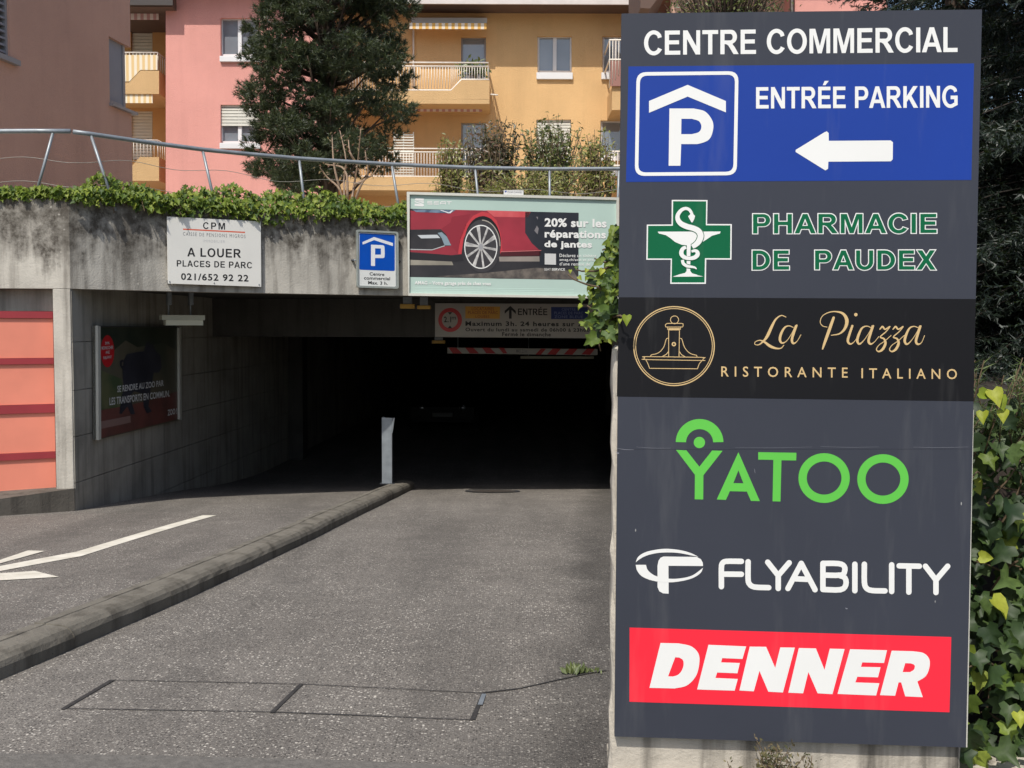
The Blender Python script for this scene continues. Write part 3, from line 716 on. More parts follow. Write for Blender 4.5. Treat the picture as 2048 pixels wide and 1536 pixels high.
block_px('title_letter', SP, 'CENTRE COMMERCIAL', [(1288, 61), (1915, 53), (1915, 105), (1288, 111)], W1, M['cream'], sign)
seg('parking_panel', [[(1257, 133), (1948, 127), (1942.5, 360), (1252, 364)]], W1, M['signblue'])
q = [(1273, 144.5), (1477, 142.5), (1473.5, 350.5), (1269.5, 352)]
seg('symbol_frame', [rrect(q, 20), rrect(inset(q, 7), 15)], W2, M['cream'])
seg('roof_symbol', [mp(c1, [(193, 500), (384, 420), (573, 500), (573, 556), (384, 478), (193, 558)])], W2, M['cream'])
pout = [(290, 820), (294, 537)] + bez([(415, 537), (470, 552), (505, 595), (510, 640), (490, 690), (440, 711), (400, 713)]) + [(352, 713), (348, 820)]
phole = [(353, 588)] + bez([(405, 588), (440, 600), (452, 627), (440, 653), (405, 664)]) + [(352, 664)]
seg('parking_letter', [mp(c1, pout), mp(c1, phole)], W2, M['cream'])
block_px('entrance_letter', SP, 'ENTRÉE PARKING', [(1512, 163), (1915, 160), (1915, 216), (1512, 218)], W2, M['cream'], sign)
ar = [(918, 742)] + [(1060, 655), (1072, 650), (1081, 658), (1082, 697), (1388, 695), (1399, 704), (1398, 788), (1389, 798), (1080, 800), (1078, 835), (1066, 843), (1055, 837), (918, 752)]
seg('direction_arrow', [mp(c1, ar)], W2, M['cream'])
# pharmacy
co = [(488, 152), (1037, 155), (1030, 522), (1410, 524), (1405, 1070), (1018, 1068), (1012, 1442), (465, 1442), (472, 1072), (97, 1072), (105, 532), (485, 530)]
ci = [(508, 172), (1017, 174), (1012, 542), (1390, 543), (1386, 1050), (998, 1048), (992, 1422), (485, 1422), (490, 1053), (117, 1053), (124, 550), (504, 549)]
seg('cross_border', [mp(c6, co), mp(c6, ci)], W1, M['cream']); seg('green_cross', [mp(c6, ci)], W1, M['signgreen'])
cup = [(272, 640), (1238, 638), (1228, 668), (1105, 703), (985, 785), (880, 842), (778, 850), (770, 1240), (800, 1280), (870, 1300), (890, 1310), (975, 1330), (500, 1333), (580, 1305), (610, 1295), (690, 1275), (715, 1245), (718, 850), (640, 842), (540, 800), (460, 735), (400, 695), (290, 668)]
seg('chalice', [mp(c6, cup)], W2, M['cream'])
sn = [(790, 350, 44), (755, 303, 46), (700, 284, 48), (635, 310, 54), (583, 380, 62), (580, 450, 72), (625, 515, 80), (715, 560, 84), (820, 590, 84), (895, 630, 88), (930, 700, 92), (910, 775, 88), (860, 835, 78), (800, 872, 66)]
sn2 = [(705, 878, 46), (655, 905, 58), (634, 965, 66), (660, 1020, 62), (740, 1050, 54), (830, 1040, 60), (880, 1000, 66), (880, 955, 58), (845, 932, 46), (790, 945, 36)]
sn3 = [(650, 1075, 46), (665, 1130, 48), (720, 1168, 44), (790, 1180, 36), (842, 1192, 28), (868, 1216, 14)]
wid = lambda L, d: [(a, b, c + d) for a, b, c in L]
for k, s in enumerate((sn, sn2, sn3)):
    ribbon_px('snake_outline', SP, [wid(s, 22)], W3, M['signgreen'], sign, 5, False, c6, 1e-6)
    ribbon_px('snake', SP, [s], W4, M['cream'], sign, 5, False, c6, 1e-6)
seg('snake_head', [mp(c6, [(775, 345), (812, 345), (818, 372), (845, 400), (832, 450), (805, 498), (790, 498), (755, 440), (738, 405), (770, 375)])], W4 + .0003, M['cream'])
seg('stem_front', [mp(c6, [(718, 852), (778, 852), (772, 1018), (720, 1018)])], W4 + .0004, M['cream'])
for s, Q in (('PHARMACIE', [(1504, 425.5), (1875, 425), (1875, 468.5), (1504, 469.5)]), ('DE', [(1503, 499), (1580, 499), (1580, 541), (1503, 541.5)]), ('PAUDEX', [(1628, 499), (1873, 498.5), (1873, 542), (1628, 541.5)])):
    block_px('letter_outline', SP, s, Q, W1, M['cream'], sign, .045, .05, (.205, .175))
    Q2 = [(Q[0][0] + 2, Q[0][1] + 2), (Q[1][0] - 2, Q[1][1] + 2), (Q[2][0] - 2, Q[2][1] - 2), (Q[3][0] + 2, Q[3][1] - 2)]
    block_px('pharmacy_letter', SP, s, Q2, W2, M['signgreen'], sign, 0, .05, (.205, .175))
# restaurant
seg('restaurant_panel', [[(1238, 594.5), (1951.5, 598), (1947, 802.5), (1233.6, 793)]], W1, M['signblack'])
seg('ring', [mp(c5, ellipse(1183, 752, 464, 455, 64)), mp(c5, ellipse(1183, 752, 452, 443, 64)), mp(c5, ellipse(1183, 752, 440, 431, 64)), mp(c5, ellipse(1183, 752, 432, 423, 64))], W2, M['gold'])
lw = 8
R3 = lambda L: [(x, y, lw) for x, y in L]
ball = [(1189 + 46 * math.cos(a), 453 + 44 * math.sin(a)) for a in [i * math.pi / 8 for i in range(17)]]
fl = [R3(ball), R3([(1105, 494), (1270, 494), (1285, 508), (1283, 530), (1255, 535), (1112, 535), (1088, 530), (1086, 508), (1105, 494)]),
      R3([(1122, 566), (1122, 870)]), R3([(1245, 566), (1240, 872)]), R3([(1112, 540), (1120, 566), (1246, 566), (1255, 540)]),
      R3([(1120, 662), (1098, 668), (1086, 700), (1070, 755), (1030, 810), (980, 840), (930, 850), (914, 868)]),
      R3([(1250, 662), (1270, 670), (1282, 705), (1300, 760), (1340, 815), (1390, 845), (1435, 855), (1446, 874)]),
      R3([(1120, 812), (1095, 845), (1050, 870)]), R3([(1245, 815), (1270, 850), (1310, 874)]),
      R3([(850, 880), (870, 872), (1490, 880), (1514, 892), (1508, 912), (1488, 915), (865, 905), (848, 896), (850, 880)]),
      R3([(862, 906), (885, 950), (905, 1005)]), R3([(905, 1005), (1450, 1010)]), R3([(1450, 1010), (1470, 955), (1502, 915)])]
ribbon_px('fountain_drawing', SP, fl, W2, M['gold'], sign, 3, False, c5, 1e-6)
seg('fountain_band', [mp(c5, [(1118, 548), (1250, 548), (1246, 572), (1122, 572)])], W3 + .0003, M['gold'])
seg('fountain_spout', [mp(c5, ellipse(1181, 730, 25, 25, 20)), mp(c5, ellipse(1181, 730, 11, 11, 12))], W3, M['gold'])
th, tk = 6, 20
scr = [[(540, 140, th), (500, 127, 8), (455, 160, 14), (420, 225, 22), (390, 290, 24), (360, 332, 16), (320, 365, 8), (287, 364, th), (288, 344, th), (325, 330, 8), (365, 345, 16), (410, 378, 22), (460, 396, 14), (500, 394, 8), (522, 370, th)],
       [(600, 225, 6), (565, 212, 8), (530, 225, 14), (500, 275, tk), (490, 325, tk), (508, 352, 14), (545, 335, th), (590, 270, th), (618, 210, 10)], [(628, 208, 14), (605, 265, tk), (588, 325, tk), (600, 355, 16), (630, 338, th), (662, 285, th)],
       [(930, 145, 20), (905, 215, 24), (880, 285, 24), (855, 355, 20), (840, 400, 12)], [(875, 222, th), (840, 212, th), (820, 180, th), (838, 132, th), (890, 102, 8), (950, 95, 10), (1008, 113, 20), (1038, 165, 28), (1025, 228, 22), (980, 275, 12), (910, 289, th)],
       [(1083, 212, 18), (1058, 285, tk), (1046, 335, tk), (1065, 360, 14), (1095, 345, th), (1125, 305, th)]]
def a_at(dx): return [[(1235, 225, 6), (1200, 214, 8), (1163, 230, 14), (1135, 285, tk), (1124, 335, tk), (1143, 360, 14), (1182, 325, th), (1225, 260, th), (1246, 212, 10)], [(1255, 212, 14), (1232, 275, tk), (1216, 335, tk), (1232, 360, 16), (1262, 345, th), (1300, 300, th)]]
def z_at(dx): return [[(1308 + dx, 240, 8), (1330 + dx, 218, 14), (1352 + dx, 240, 12), (1392 + dx, 216, 8), (1360 + dx, 258, 8), (1312 + dx, 302, 10), (1342 + dx, 318, 14), (1354 + dx, 355, tk), (1332 + dx, 402, 20), (1300 + dx, 422, 12), (1280 + dx, 405, 8), (1300 + dx, 370, 6), (1350 + dx, 335, 6), (1400 + dx, 290, 6)]]
scr += a_at(0) + z_at(0) + z_at(108) + [[(x + 388, y + 2, w) for x, y, w in s] for s in a_at(0)]
scr[-1][-1] = (1674, 292, th)
for ss in ([0], [1, 2], [3, 4], [5], [6, 7], [8], [9], [10, 11]): ribbon_px('script_letter', SP, [scr[i] for i in ss], W2 + 2e-4 * (ss[0] % 3), M['gold'], sign, 6, True, c7, 4e-6)
seg('script_dot', [mp(c7, ellipse(1112, 120, 14, 14, 16))], W2, M['gold'])
text_px('restaurant_lettering', SP, 'RISTORANTE', mp(c7, [(10, 543), (1045, 553), (1045, 637), (10, 627)]), W2, M['gold'], sign, .006, 1.75)
text_px('restaurant_lettering', SP, 'ITALIANO', mp(c7, [(1158, 558), (1940, 565), (1940, 649), (1158, 641)]), W2, M['gold'], sign, .006, 1.75)
# green shop logo
arc = ellipse(443, 210, 118, 116, 24, 181, 359) + ellipse(443, 210, 67, 66, 24, 359, 181)
seg('logo_arc', [mp(c3, arc)], W1, M['lime']); seg('logo_dot', [mp(c3, ellipse(442, 210, 28, 28, 24))], W1, M['lime'])
seg('logo_letter', [mp(c3, [(327, 247), (378, 249), (442, 330), (505, 250), (557, 251), (462, 372), (461, 492), (419, 491), (420, 370)])], W1, M['lime'])
seg('logo_letter', [mp(c3, [(635, 258), (741, 500), (697, 499), (677, 453), (593, 451), (573, 494), (528, 492)]), mp(c3, [(635, 348), (660, 412), (610, 411)])], W1, M['lime'])
seg('logo_letter', [mp(c3, [(733, 258), (922, 261), (921, 299), (848, 298), (843, 502), (804, 501), (808, 296), (733, 295)])], W1, M['lime'])
for cx, cy in ((1059, 386), (1350, 391)): seg('logo_letter', [mp(c3, ellipse(cx, cy, 127, 123, 48)), mp(c3, ellipse(cx, cy, 86, 82, 48))], W1, M['lime'])
# white drone maker logo
k = 27; K = lambda L: [(x, y, k) for x, y in L]
fly = [[(551, 923), (551, 830), (556, 808), (575, 798), (650, 798)], [(551, 861), (650, 862)], [(683, 800), (683, 885), (690, 910), (715, 925), (785, 928)],
       [(780, 802), (832, 868)], [(832, 868), (886, 805)], [(832, 868), (832, 932)], [(880, 932), (946, 808)], [(946, 808), (1014, 938)], [(915, 884), (975, 887)],
       [(1053, 937), (1053, 808)], [(1053, 808), (1130, 809), (1158, 822), (1160, 848), (1142, 866), (1053, 866)], [(1130, 866), (1162, 880), (1166, 915), (1140, 938), (1053, 937)],
       [(1211, 812), (1211, 943)], [(1258, 812), (1258, 900), (1268, 930), (1295, 942), (1360, 944)], [(1393, 815), (1393, 947)], [(1430, 820), (1530, 822)], [(1478, 822), (1478, 950)],
       [(1560, 822), (1612, 890)], [(1612, 890), (1670, 822)], [(1612, 890), (1612, 952)]]
for s in fly:
    sm = 0 if len(s) < 4 else 3
    ribbon_px('drone_lettering', SP, [K(s)], W1 + 2e-5 * fly.index(s), M['cream'], sign, sm, True, c3, 1e-6)
seg('drone_emblem', [mp(c3, bez([(127, 803), (140, 775), (175, 753), (230, 740), (285, 736), (350, 743), (400, 757), (437, 775)]) + bez([(437, 775), (400, 768), (350, 758), (300, 754), (240, 756), (185, 768), (150, 785), (127, 803)])[1:-1])], W1, M['cream'])
seg('drone_emblem', [mp(c3, [(235, 820), (240, 795), (250, 780), (265, 774), (430, 776), (450, 788), (459, 805), (460, 821), (289, 820), (290, 958), (262, 956), (244, 946), (235, 925)])], W1, M['cream'])
seg('drone_emblem', [mp(c3, [(127, 815)] + bez([(178, 815), (185, 838), (205, 858), (235, 873), (300, 884), (360, 880), (410, 866), (460, 830)]) + bez([(460, 830), (448, 855), (410, 880), (350, 896), (280, 902), (210, 893), (160, 873), (135, 845), (127, 815)])[1:-1])], W1 + .0003, M['cream'])
# red supermarket panel
seg('supermarket_panel', [mp(c4, [(97, 136), (1688, 183), (1679, 555), (96, 503)])], W1, M['signred'])
den = [[[(250, 212)] + bez([(340, 214), (400, 228), (436, 262), (442, 310), (425, 375), (380, 422), (320, 437)]) + [(195, 434)], [(322, 283)] + bez([(342, 284), (360, 296), (364, 320), (354, 350), (335, 370), (310, 378)]) + [(287, 377)]],
       [[(487, 221), (673, 229), (655, 291), (555, 287), (549, 308), (642, 311), (630, 362), (530, 358), (521, 385), (632, 390), (616, 448), (431, 442)]],
       [[(691, 230), (772, 231), (817, 335), (842, 234), (914, 235), (855, 457), (783, 453), (739, 350), (711, 451), (640, 447)]],
       [[(934, 237), (1018, 239), (1061, 345), (1087, 240), (1160, 242), (1100, 465), (1027, 461), (981, 356), (955, 461), (882, 458)]],
       [[(1187, 243), (1370, 248), (1355, 311), (1247, 308), (1241, 330), (1338, 332), (1325, 382), (1223, 379), (1213, 407), (1332, 411), (1316, 472), (1125, 464)]],
       [[(1393, 250)] + bez([(1500, 253), (1550, 262), (1578, 290), (1580, 330), (1562, 375), (1520, 403)]) + [(1547, 480), (1460, 476), (1440, 407), (1427, 407), (1410, 473), (1335, 470)], [(1460, 312)] + bez([(1488, 313), (1506, 322), (1504, 342), (1485, 356)]) + [(1447, 356)]]]
for L in den: seg('supermarket_letter', [mp(c4, l) for l in L], W2, M['cream'])
# scratches on the film
for a, b, wv in (((30, 238), (118, 246), 2.0), ((130, 232), (300, 238), 1.1), ((620, 235), (1000, 232), .9), ((1040, 230), (1330, 232), 1.0), ((1500, 233), (1770, 232), 1.2), ((32, 258), (45, 262), 6), ((715, 340), (718, 362), 2), ((1165, 1028), (1175, 1031), 5)):
    ribbon_px('scratch', SP, [[(a[0], a[1], wv * .6), ((a[0] + b[0]) / 2, (a[1] + b[1]) / 2 + 3, wv), (b[0], b[1], wv * .6)]], W1, M['scratch'], sign, 4, False, c3, 1e-6)
# ------------------------------------------------------------------ signs on the garage
def facade_plane(px0, Y0, px1, Y1):
    a, b = at(px0, 560, Y0), at(px1, 560, Y1); return Plane((a.x, a.y, 0), (b.x, b.y, 0))
def path_y(x):
    for (a, b) in zip(path[:-1], path[1:]):
        if a[0] <= x <= b[0]: return a[1] + (b[1] - a[1]) * (x - a[0]) / (b[0] - a[0])
    return path[-1][1]
# white letting sign
def pl_on_facade(px0, px1, gap):
    out = []
    for px in (px0, px1):
        Y = 13.0
        for _ in range(20): Y = path_y(at(px, 520, Y).x)
        out.append(at(px, 520, Y))
    p = Plane((out[0].x, out[0].y, 0), (out[1].x, out[1].y, 0)); p.o += p.n * gap; return p
A = pl_on_facade(334, 522, .055)
c = A.at(428, 570); rs = thing('rental_sign', 'white letting sign board with black lettering bolted to the concrete parapet', 'sign', c)
shape_px('sign_plate', A, [[(334, 433), (521.5, 443), (522.5, 573.5), (336, 567)]], -.012, 0, pm('sign_white', C(228, 226, 218), .4, .03, 3), rs)
def T(s, x0, y0, x1, y1, sl, mat, pl, par, bold=.012, w=.0008, sp=1.0, name='lettering', sl1=None): return text_px(name, pl, s, quad(x0, y0, x1, y1, sl, sl1), w, mat, par, bold, sp)
M['greyprint'] = pm('grey_print', C(120, 120, 122), .5); M['palegrey'] = pm('faded_print', C(196, 196, 194), .5); M['orange'] = pm('orange_print', C(222, 104, 74), .5)
block_px('letter', A, 'CPM', quad(406, 444, 450, 458, 1.6), .0008, M['black'], rs, 0, .25, (.19, .16))
flat_px('orange_rule', A, [[(366, 457), (490, 463.5), (490, 466), (366, 459.6)]], .0006, M['orange'], rs)
T('CAISSE DE PENSIONS MIGROS', 366, 464, 491, 471, 5.5, M['greyprint'], A, rs, 0, sp=1.35)
T('IMMOBILIER', 406, 479, 450, 484.5, 1.5, M['palegrey'], A, rs, 0, sp=1.2)
block_px('letter', A, 'A LOUER', quad(374.5, 495, 482, 513, 3), .0008, M['black'], rs, 0, .07)
block_px('letter', A, 'PLACES DE PARC', quad(353.5, 520, 504, 533, 4), .0008, M['black'], rs, 0, .07, (.2, .16))
T('021/652 92 22', 362, 546, 497, 560, 3.5, M['black'], A, rs, .022, sp=1.12)
for (x, y) in ((338, 437), (517, 447), (339, 563), (518, 569), (428, 566)):
    p = A.at(x, y, .0); tube('bolt', [p, p + A.n * .006], .008, M['steel'], rs)
for (x, y) in ((338, 437), (517, 447), (339, 563), (518, 569)):
    u, v = A.px(x, y); obox('stand_off', A, u - .015, u + .015, v - .015, v + .015, -.0645, -.0121, M['darksteel'], rs)
# blue parking sign
B = pl_on_facade(713, 797, .075)
ps = thing('parking_sign', 'small framed blue parking sign with a white P under a roof', 'sign', B.at(755, 578))
o = [(713, 460), (795.5, 464), (797.5, 579.5), (715, 577)]
g = lambda x, y: (700 + x / 10.97, 450 + y / 10.97)
pq = mp(g, [(140, 98), (1055, 150), (1065, 1400), (150, 1370)])
pi_ = mp(g, [(175, 145), (1015, 190), (1025, 1365), (185, 1335)])
shape_px('frame', B, [rrect(pq, 5), rrect(pi_, 3)], -.03, .012, pm('frame_grey', C(160, 166, 160), .4, .1, 12, .3), ps)
shape_px('back_plate', B, [rrect(inset(pq, 1), 4)], -.028, -.006, M['steel'], ps)
flat_px('white_sheet', B, [rrect(mp(g, [(190, 160), (1000, 205), (1008, 1355), (196, 1328)]), 3)], -.0045, pm('reflective_white', C(214, 216, 212), .35), ps)
flat_px('blue_field', B, [rrect(mp(g, [(212, 178), (985, 215), (985, 1010), (208, 980)]), 3)], -.0035, pm('reflective_blue', C(4, 74, 172), .3, .05, 5), ps)
wm = pm('symbol_white', C(222, 222, 224), .4)
flat_px('roof_symbol', B, [mp(g, [(275, 375), (530, 262), (945, 395), (942, 462), (530, 330), (280, 430)])], -.0028, wm, ps)
flat_px('parking_letter', B, [mp(g, [(462, 895), (462, 432), (700, 440)] + bez([(730, 445), (758, 480), (760, 690), (730, 722), (700, 725)], 3) + [(552, 725), (550, 900)]), mp(g, [(552, 512), (680, 515), (680, 650), (552, 650)])], -.0028, wm, ps)
for s, q in (('Centre', [(430, 1035), (755, 1050), (755, 1118), (430, 1105)]), ('commercial', [(308, 1122), (880, 1142), (880, 1212), (308, 1195)]), ('Max. 3 h.', [(400, 1225), (830, 1245), (830, 1315), (400, 1300)])):
    text_px('lettering', B, s, mp(g, q), -.0028, M['black'], ps, .012)
for (x, y) in ((90, 770), (1105, 800)):
    p = B.at(*g(x, y), -.04); tube('bracket', [p + B.n * .01, p - B.n * .045], .018, M['darksteel'], ps)
    p2 = B.at(*g(x + (70 if x < 500 else -70), y), -.02); tube('bracket_arm', [p, p2], .01, M['steel'], ps)
# billboard
a, b = at(815, 490, 13.52), at(1238, 490, 13.93)
Bb = Plane((a.x, a.y, 0), (b.x, b.y, 0))
bb = thing('billboard', 'wide framed car workshop billboard mounted over the garage entrance', 'billboard', Bb.at(1025, 594))
g = lambda x, y: (810 + x / 6.826, 375 + y / 6.826)
TL, TR, BR, BL = (813.5, 384), (1237, 395.5), (1237, 597.5), (816.5, 591.5)
iTL, iTR, iBR, iBL = (819, 389.5), (1232, 400.5), (1232, 593), (818.5, 586.5)
fm = M['alu']
shape_px('frame_rail', Bb, [[TL, TR, iTR, iTL]], -.05, .03, fm, bb); shape_px('frame_rail', Bb, [[BL, iBL, iBR, BR]], -.05, .03, fm, bb)
shape_px('frame_rail', Bb, [[TL, iTL, iBL, BL]], -.0499, .0299, fm, bb); shape_px('frame_rail', Bb, [[TR, BR, iBR, iTR]], -.0499, .0299, fm, bb)
M['mint'] = pm('mint_paper', C(172, 194, 184), .55, .04, 1.5)
shape_px('poster_sheet', Bb, [[iTL, iTR, iBR, iBL]], -.04, 0, M['mint'], bb)
BP = lambda name, polys, k, mat: flat_px(name, Bb, [mp(g, p) for p in polys], .0006 * k, mat, bb)
def pr(name, col, col2=None, scale=3.0): 
    t = NT(name); t.set(.5, 0, .4); t.base(t.ramp(t.noise(scale, 3), [(.35, col), (.65, col2 or col)])); return t.m
PH = (62, 300, 2478, 1250)          # the printed photo
BP('print_background', [[(62, 290), (2370, 345), (2368, 1262), (62, 1222)]], 1, pr('print_dark', C(38, 38, 42), C(52, 50, 52)))
BP('print_ground', [[(62, 985), (640, 1010), (660, 1060), (62, 1060)]], 2, pr('print_tarmac', C(120, 116, 104), C(150, 144, 130)))
BP('print_ground', [[(1280, 945), (1840, 940), (1840, 1010), (1290, 1010)]], 2, pr('print_tarmac2', C(128, 122, 114), C(150, 140, 132)))
BP('print_ground', [[(400, 1215), (1100, 1165), (1800, 1095), (2300, 1140), (2368, 1255), (1300, 1245)]], 2, pr('print_tarmac3', C(66, 62, 60), C(112, 104, 96), 9))
red, red2, red3 = C(158, 48, 62), C(132, 40, 52), C(186, 56, 64)
body = [(62, 310), (100, 320), (640, 345), (690, 305)] + [(1720, 330), (1640, 480), (1640, 620), (1730, 760), (1830, 850), (1310, 935), (1300, 900), (1270, 620), (1180, 430), (1080, 390), (960, 420), (880, 520), (800, 700), (770, 910), (640, 925), (62, 880)]
BP('print_car_body', [body], 3, pr('print_red', red, red2, 1.8))
BP('print_shoulder', [[(1110, 312), (1720, 330), (1680, 410), (1215, 400)]], 4, pr('print_red_light', C(206, 98, 100), C(190, 70, 76)))
BP('print_arch', [[(725, 910), (745, 720), (820, 520), (930, 385), (1050, 330), (1150, 350), (1250, 450), (1310, 640), (1330, 870), (1300, 900), (1270, 620), (1180, 430), (1080, 390), (960, 420), (880, 520), (800, 700), (770, 910)]], 4, pr('print_red_bright', red3))
BP('print_hood_shade', [[(640, 400), (900, 360), (760, 700), (720, 900), (560, 700), (500, 560), (620, 480)]], 4, pr('print_red_dark', C(136, 36, 50)))
BP('print_sill', [[(1310, 870), (1850, 850), (1850, 930), (1300, 940)]], 4, pr('print_sill', C(70, 20, 28)))
BP('print_sill_line', [[(1310, 872), (1860, 855), (1860, 863), (1310, 882)]], 5, pr('print_sill_line', C(200, 110, 110)))
BP('print_headlight', [[(100, 300), (690, 310), (620, 352), (150, 335)]], 5, pr('print_lens', C(70, 90, 112), C(120, 140, 160), 9))
BP('print_headlight_glint', [[(500, 308), (600, 340), (640, 310), (660, 312), (620, 352), (590, 352), (470, 308)]], 6, pr('print_glint', C(214, 216, 220)))
BP('print_grille', [[(62, 575), (490, 570), (560, 640), (630, 790), (540, 800), (370, 855), (62, 850)]], 5, pr('print_black', C(30, 30, 34), C(52, 50, 52)))
BP('print_fog_lamp', [[(170, 650), (440, 645), (480, 690), (220, 695)]], 6, pr('print_lamp', C(190, 194, 196)))
BP('print_blade', [[(445, 620), (500, 610), (570, 670), (630, 790), (540, 790), (500, 690)]], 6, pr('print_blade', C(128, 146, 156)))
BP('print_lip', [[(62, 838), (370, 845), (540, 790), (545, 802), (370, 858), (62, 852)]], 6, pr('print_lip', C(170, 172, 172)))
BP('print_skirt', [[(62, 890), (640, 925), (770, 912), (800, 1000), (650, 1010), (62, 985)]], 4, pr('print_skirt', C(34, 32, 36)))
WX, WY = 1040, 810
BP('print_wheel_arch', [ellipse(1060, 760, 250, 370, 32)], 5, pr('print_arch_dark', C(14, 14, 17)))
BP('print_tyre', [ellipse(1052, 800, 252, 362, 40)], 6, pr('print_tyre', C(62, 60, 62), C(48, 46, 50)))
BP('print_rim', [ellipse(1035, 810, 226, 300, 40), ellipse(1035, 810, 214, 286, 40)], 7, M['white'])
BP('print_tyre_wall', [ellipse(1052, 800, 250, 360, 40, 270, 360) + ellipse(1050, 800, 240, 346, 40, 360, 270)], 7, pr('print_tyre_edge', C(160, 152, 140)))
BP('print_wheel_hub', [ellipse(1035, 810, 40, 44, 20)], 8, pr('print_hub', C(150, 150, 152)))
for k in range(10):
    an = math.radians(-100 + 36 * k); w0, w1 = .16, .085
    if k % 2: w0, w1 = .08, .05
    P = lambda r, da: (1035 + 218 * r * math.cos(an + da), 810 + 290 * r * math.sin(an + da))
    BP('print_spoke', [[P(.15, -.3), P(.99, -w1 * 1.3), P(.99, w1 * 1.3), P(.15, .3)]], 8.5 + .02 * k, pr('print_spoke_%d' % k, C(206, 204, 200), C(150, 148, 146), 14) if k == 0 else bpy.data.materials['print_spoke_0'])
BP('print_mechanic', [[(1640, 330), (2370, 346), (2368, 1080), (1840, 1060), (1830, 850), (1730, 760), (1640, 620)]], 4, pr('print_mechanic', C(30, 34, 42), C(42, 44, 52)))
BP('print_hand', [[(1790, 400), (1815, 400), (1812, 440)]], 5, pr('print_hand', C(120, 116, 118))); BP('print_hand', [[(1765, 590), (1800, 520), (1825, 560), (1810, 640)]], 5, bpy.data.materials['print_hand'])
# maker's mark and words
wt = M['white']
BP('maker_mark', [[(150, 145), (258, 150), (255, 182), (145, 178), (132, 165)]], 3, wt); BP('maker_mark', [[(132, 185), (255, 225), (258, 250), (240, 260), (130, 250), (132, 222), (215, 226), (132, 200)]], 3, wt); BP('maker_mark', [[(160, 186), (258, 188), (258, 216)]], 3, wt)
for i, st in enumerate(([[(372, 192), (308, 190), (303, 205), (370, 212), (375, 228), (303, 226)]], [[(462, 192), (400, 192), (392, 228), (462, 230)], [(396, 210), (460, 212)]], [[(480, 230), (484, 205), (500, 192), (552, 194), (552, 232)], [(484, 214), (552, 216)]], [[(570, 194), (636, 196)], [(602, 195), (600, 232)]])):
    ribbon_px('maker_letter', Bb, [[(x, y, 11) for x, y in s] for s in st], .0018, wt, bb, 0, False, g, 1e-6)
h = lambda x, y: (600 + x / 3.103, 360 + y / 3.103)
def HT(s, x0, y0, x1, y1, sl, bold, k=9, m=None): return text_px('headline', Bb, s, mp(h, quad(x0, y0, x1, y1, sl)), .0006 * k, m or wt, bb, bold, 1.06)
HT('20% sur les', 1518, 236, 1902, 290, 6, .035); HT('réparations', 1518, 310, 1898, 372, 6, .035); HT('de jantes', 1516, 376, 1812, 430, 4, .035)
for s, y, x1 in (('Déclarez un sinistre', 458, 1838), ('amag.ch/seat et pro', 486, 1822), ("d'une remise de", 510, 1800)): HT(s, 1610, y, x1, y + 20, 2, .004)
HT('SEAT', 1516, 547, 1556, 562, 0, 0); HT('SERVICE', 1562, 547, 1644, 562, 1, .02)
HT('AMAG – Votre garage près de chez vous', 712, 626, 1184, 655, 6, .03)
flat_px('print_square', Bb, [mp(h, [(1518, 456), (1588, 458), (1588, 526), (1518, 524)])], .0054, pm('print_square', C(196, 196, 194), .5), bb)
for y in (665, 676, 687): flat_px('small_print', Bb, [mp(h, [(712, y), (1700, y + 12), (1700, y + 15), (712, y + 3)])], .0012, pm('small_print', C(196, 222, 210), .5), bb)
sp_ = thing('billboard_plaque', 'small white company plaque on top of the billboard frame', 'plaque', Bb.at(1027, 390))
shape_px('plaque_plate', Bb, [[(1007.5, 380), (1047, 380.5), (1047, 390.2), (1007.5, 389.2)]], -.012, .0, pm('plaque', C(206, 206, 204), .4), sp_)
text_px('plaque_lettering', Bb, 'CLEAR CHANNEL', [(1015, 382.6), (1044, 383), (1044, 386.5), (1015, 386.2)], .0006, M['greyprint'], sp_, .005)
flat_px('plaque_mark', Bb, [[(1009, 381.5), (1014, 381.5), (1011.5, 385.8)]], .0006, pm('plaque_blue', C(58, 78, 150), .4), sp_)
for px in (860, 1190):
    u = Bb.px(px, 500)[0]; obox('support_bar', Bb, u - .03, u + .03, 1.98, 3.2, -.1, -.0501, M['darksteel'], bb)
# zoo poster on the side wall
ZP = Plane(WPL.o + WPL.n * .05, WPL.o + WPL.n * .05 + WPL.u)
zp = thing('zoo_poster', 'dim framed zoo poster with a rhinoceros on the shaded side wall', 'poster', ZP.at(275, 860))
g = lambda x, y: (180 + x / 5.908, 630 + y / 5.908)
OL = mp(g, [(62, 125), (1052, 140), (1058, 1240), (72, 1478)]); IL = mp(g, [(94, 135), (1030, 148), (1036, 1232), (102, 1468)])
shape_px('poster_sheet', ZP, [[OL[0], OL[1], OL[2], OL[3]]], -.03, 0, pr('poster_ochre', C(96, 90, 74), C(66, 70, 58), 1.4), zp)
shape_px('frame_rail', ZP, [[OL[0], IL[0], IL[3], OL[3]]], -.031, .03, M['alu'], zp); shape_px('frame_rail', ZP, [[OL[1], OL[2], IL[2], IL[1]]], -.031, .03, M['alu'], zp)
shape_px('frame_rail', ZP, [mp(g, [(94, 128), (1030, 141), (1030, 150), (94, 140)])], -.0305, .028, M['darksteel'], zp)
ZB = lambda name, polys, k, mat: flat_px(name, ZP, [mp(g, p) for p in polys], .001 * k, mat, zp)
ZB('print_foliage', [[(96, 145), (1030, 155), (1030, 420), (860, 330), (560, 380), (420, 300), (280, 420), (100, 250)]], 1, pr('poster_green', C(40, 50, 40), C(62, 66, 54), 2))
ZB('print_grass', [[(100, 640), (380, 760), (380, 1080), (104, 1130)]], 1, pr('poster_grass', C(72, 86, 58), C(104, 104, 72), 3))
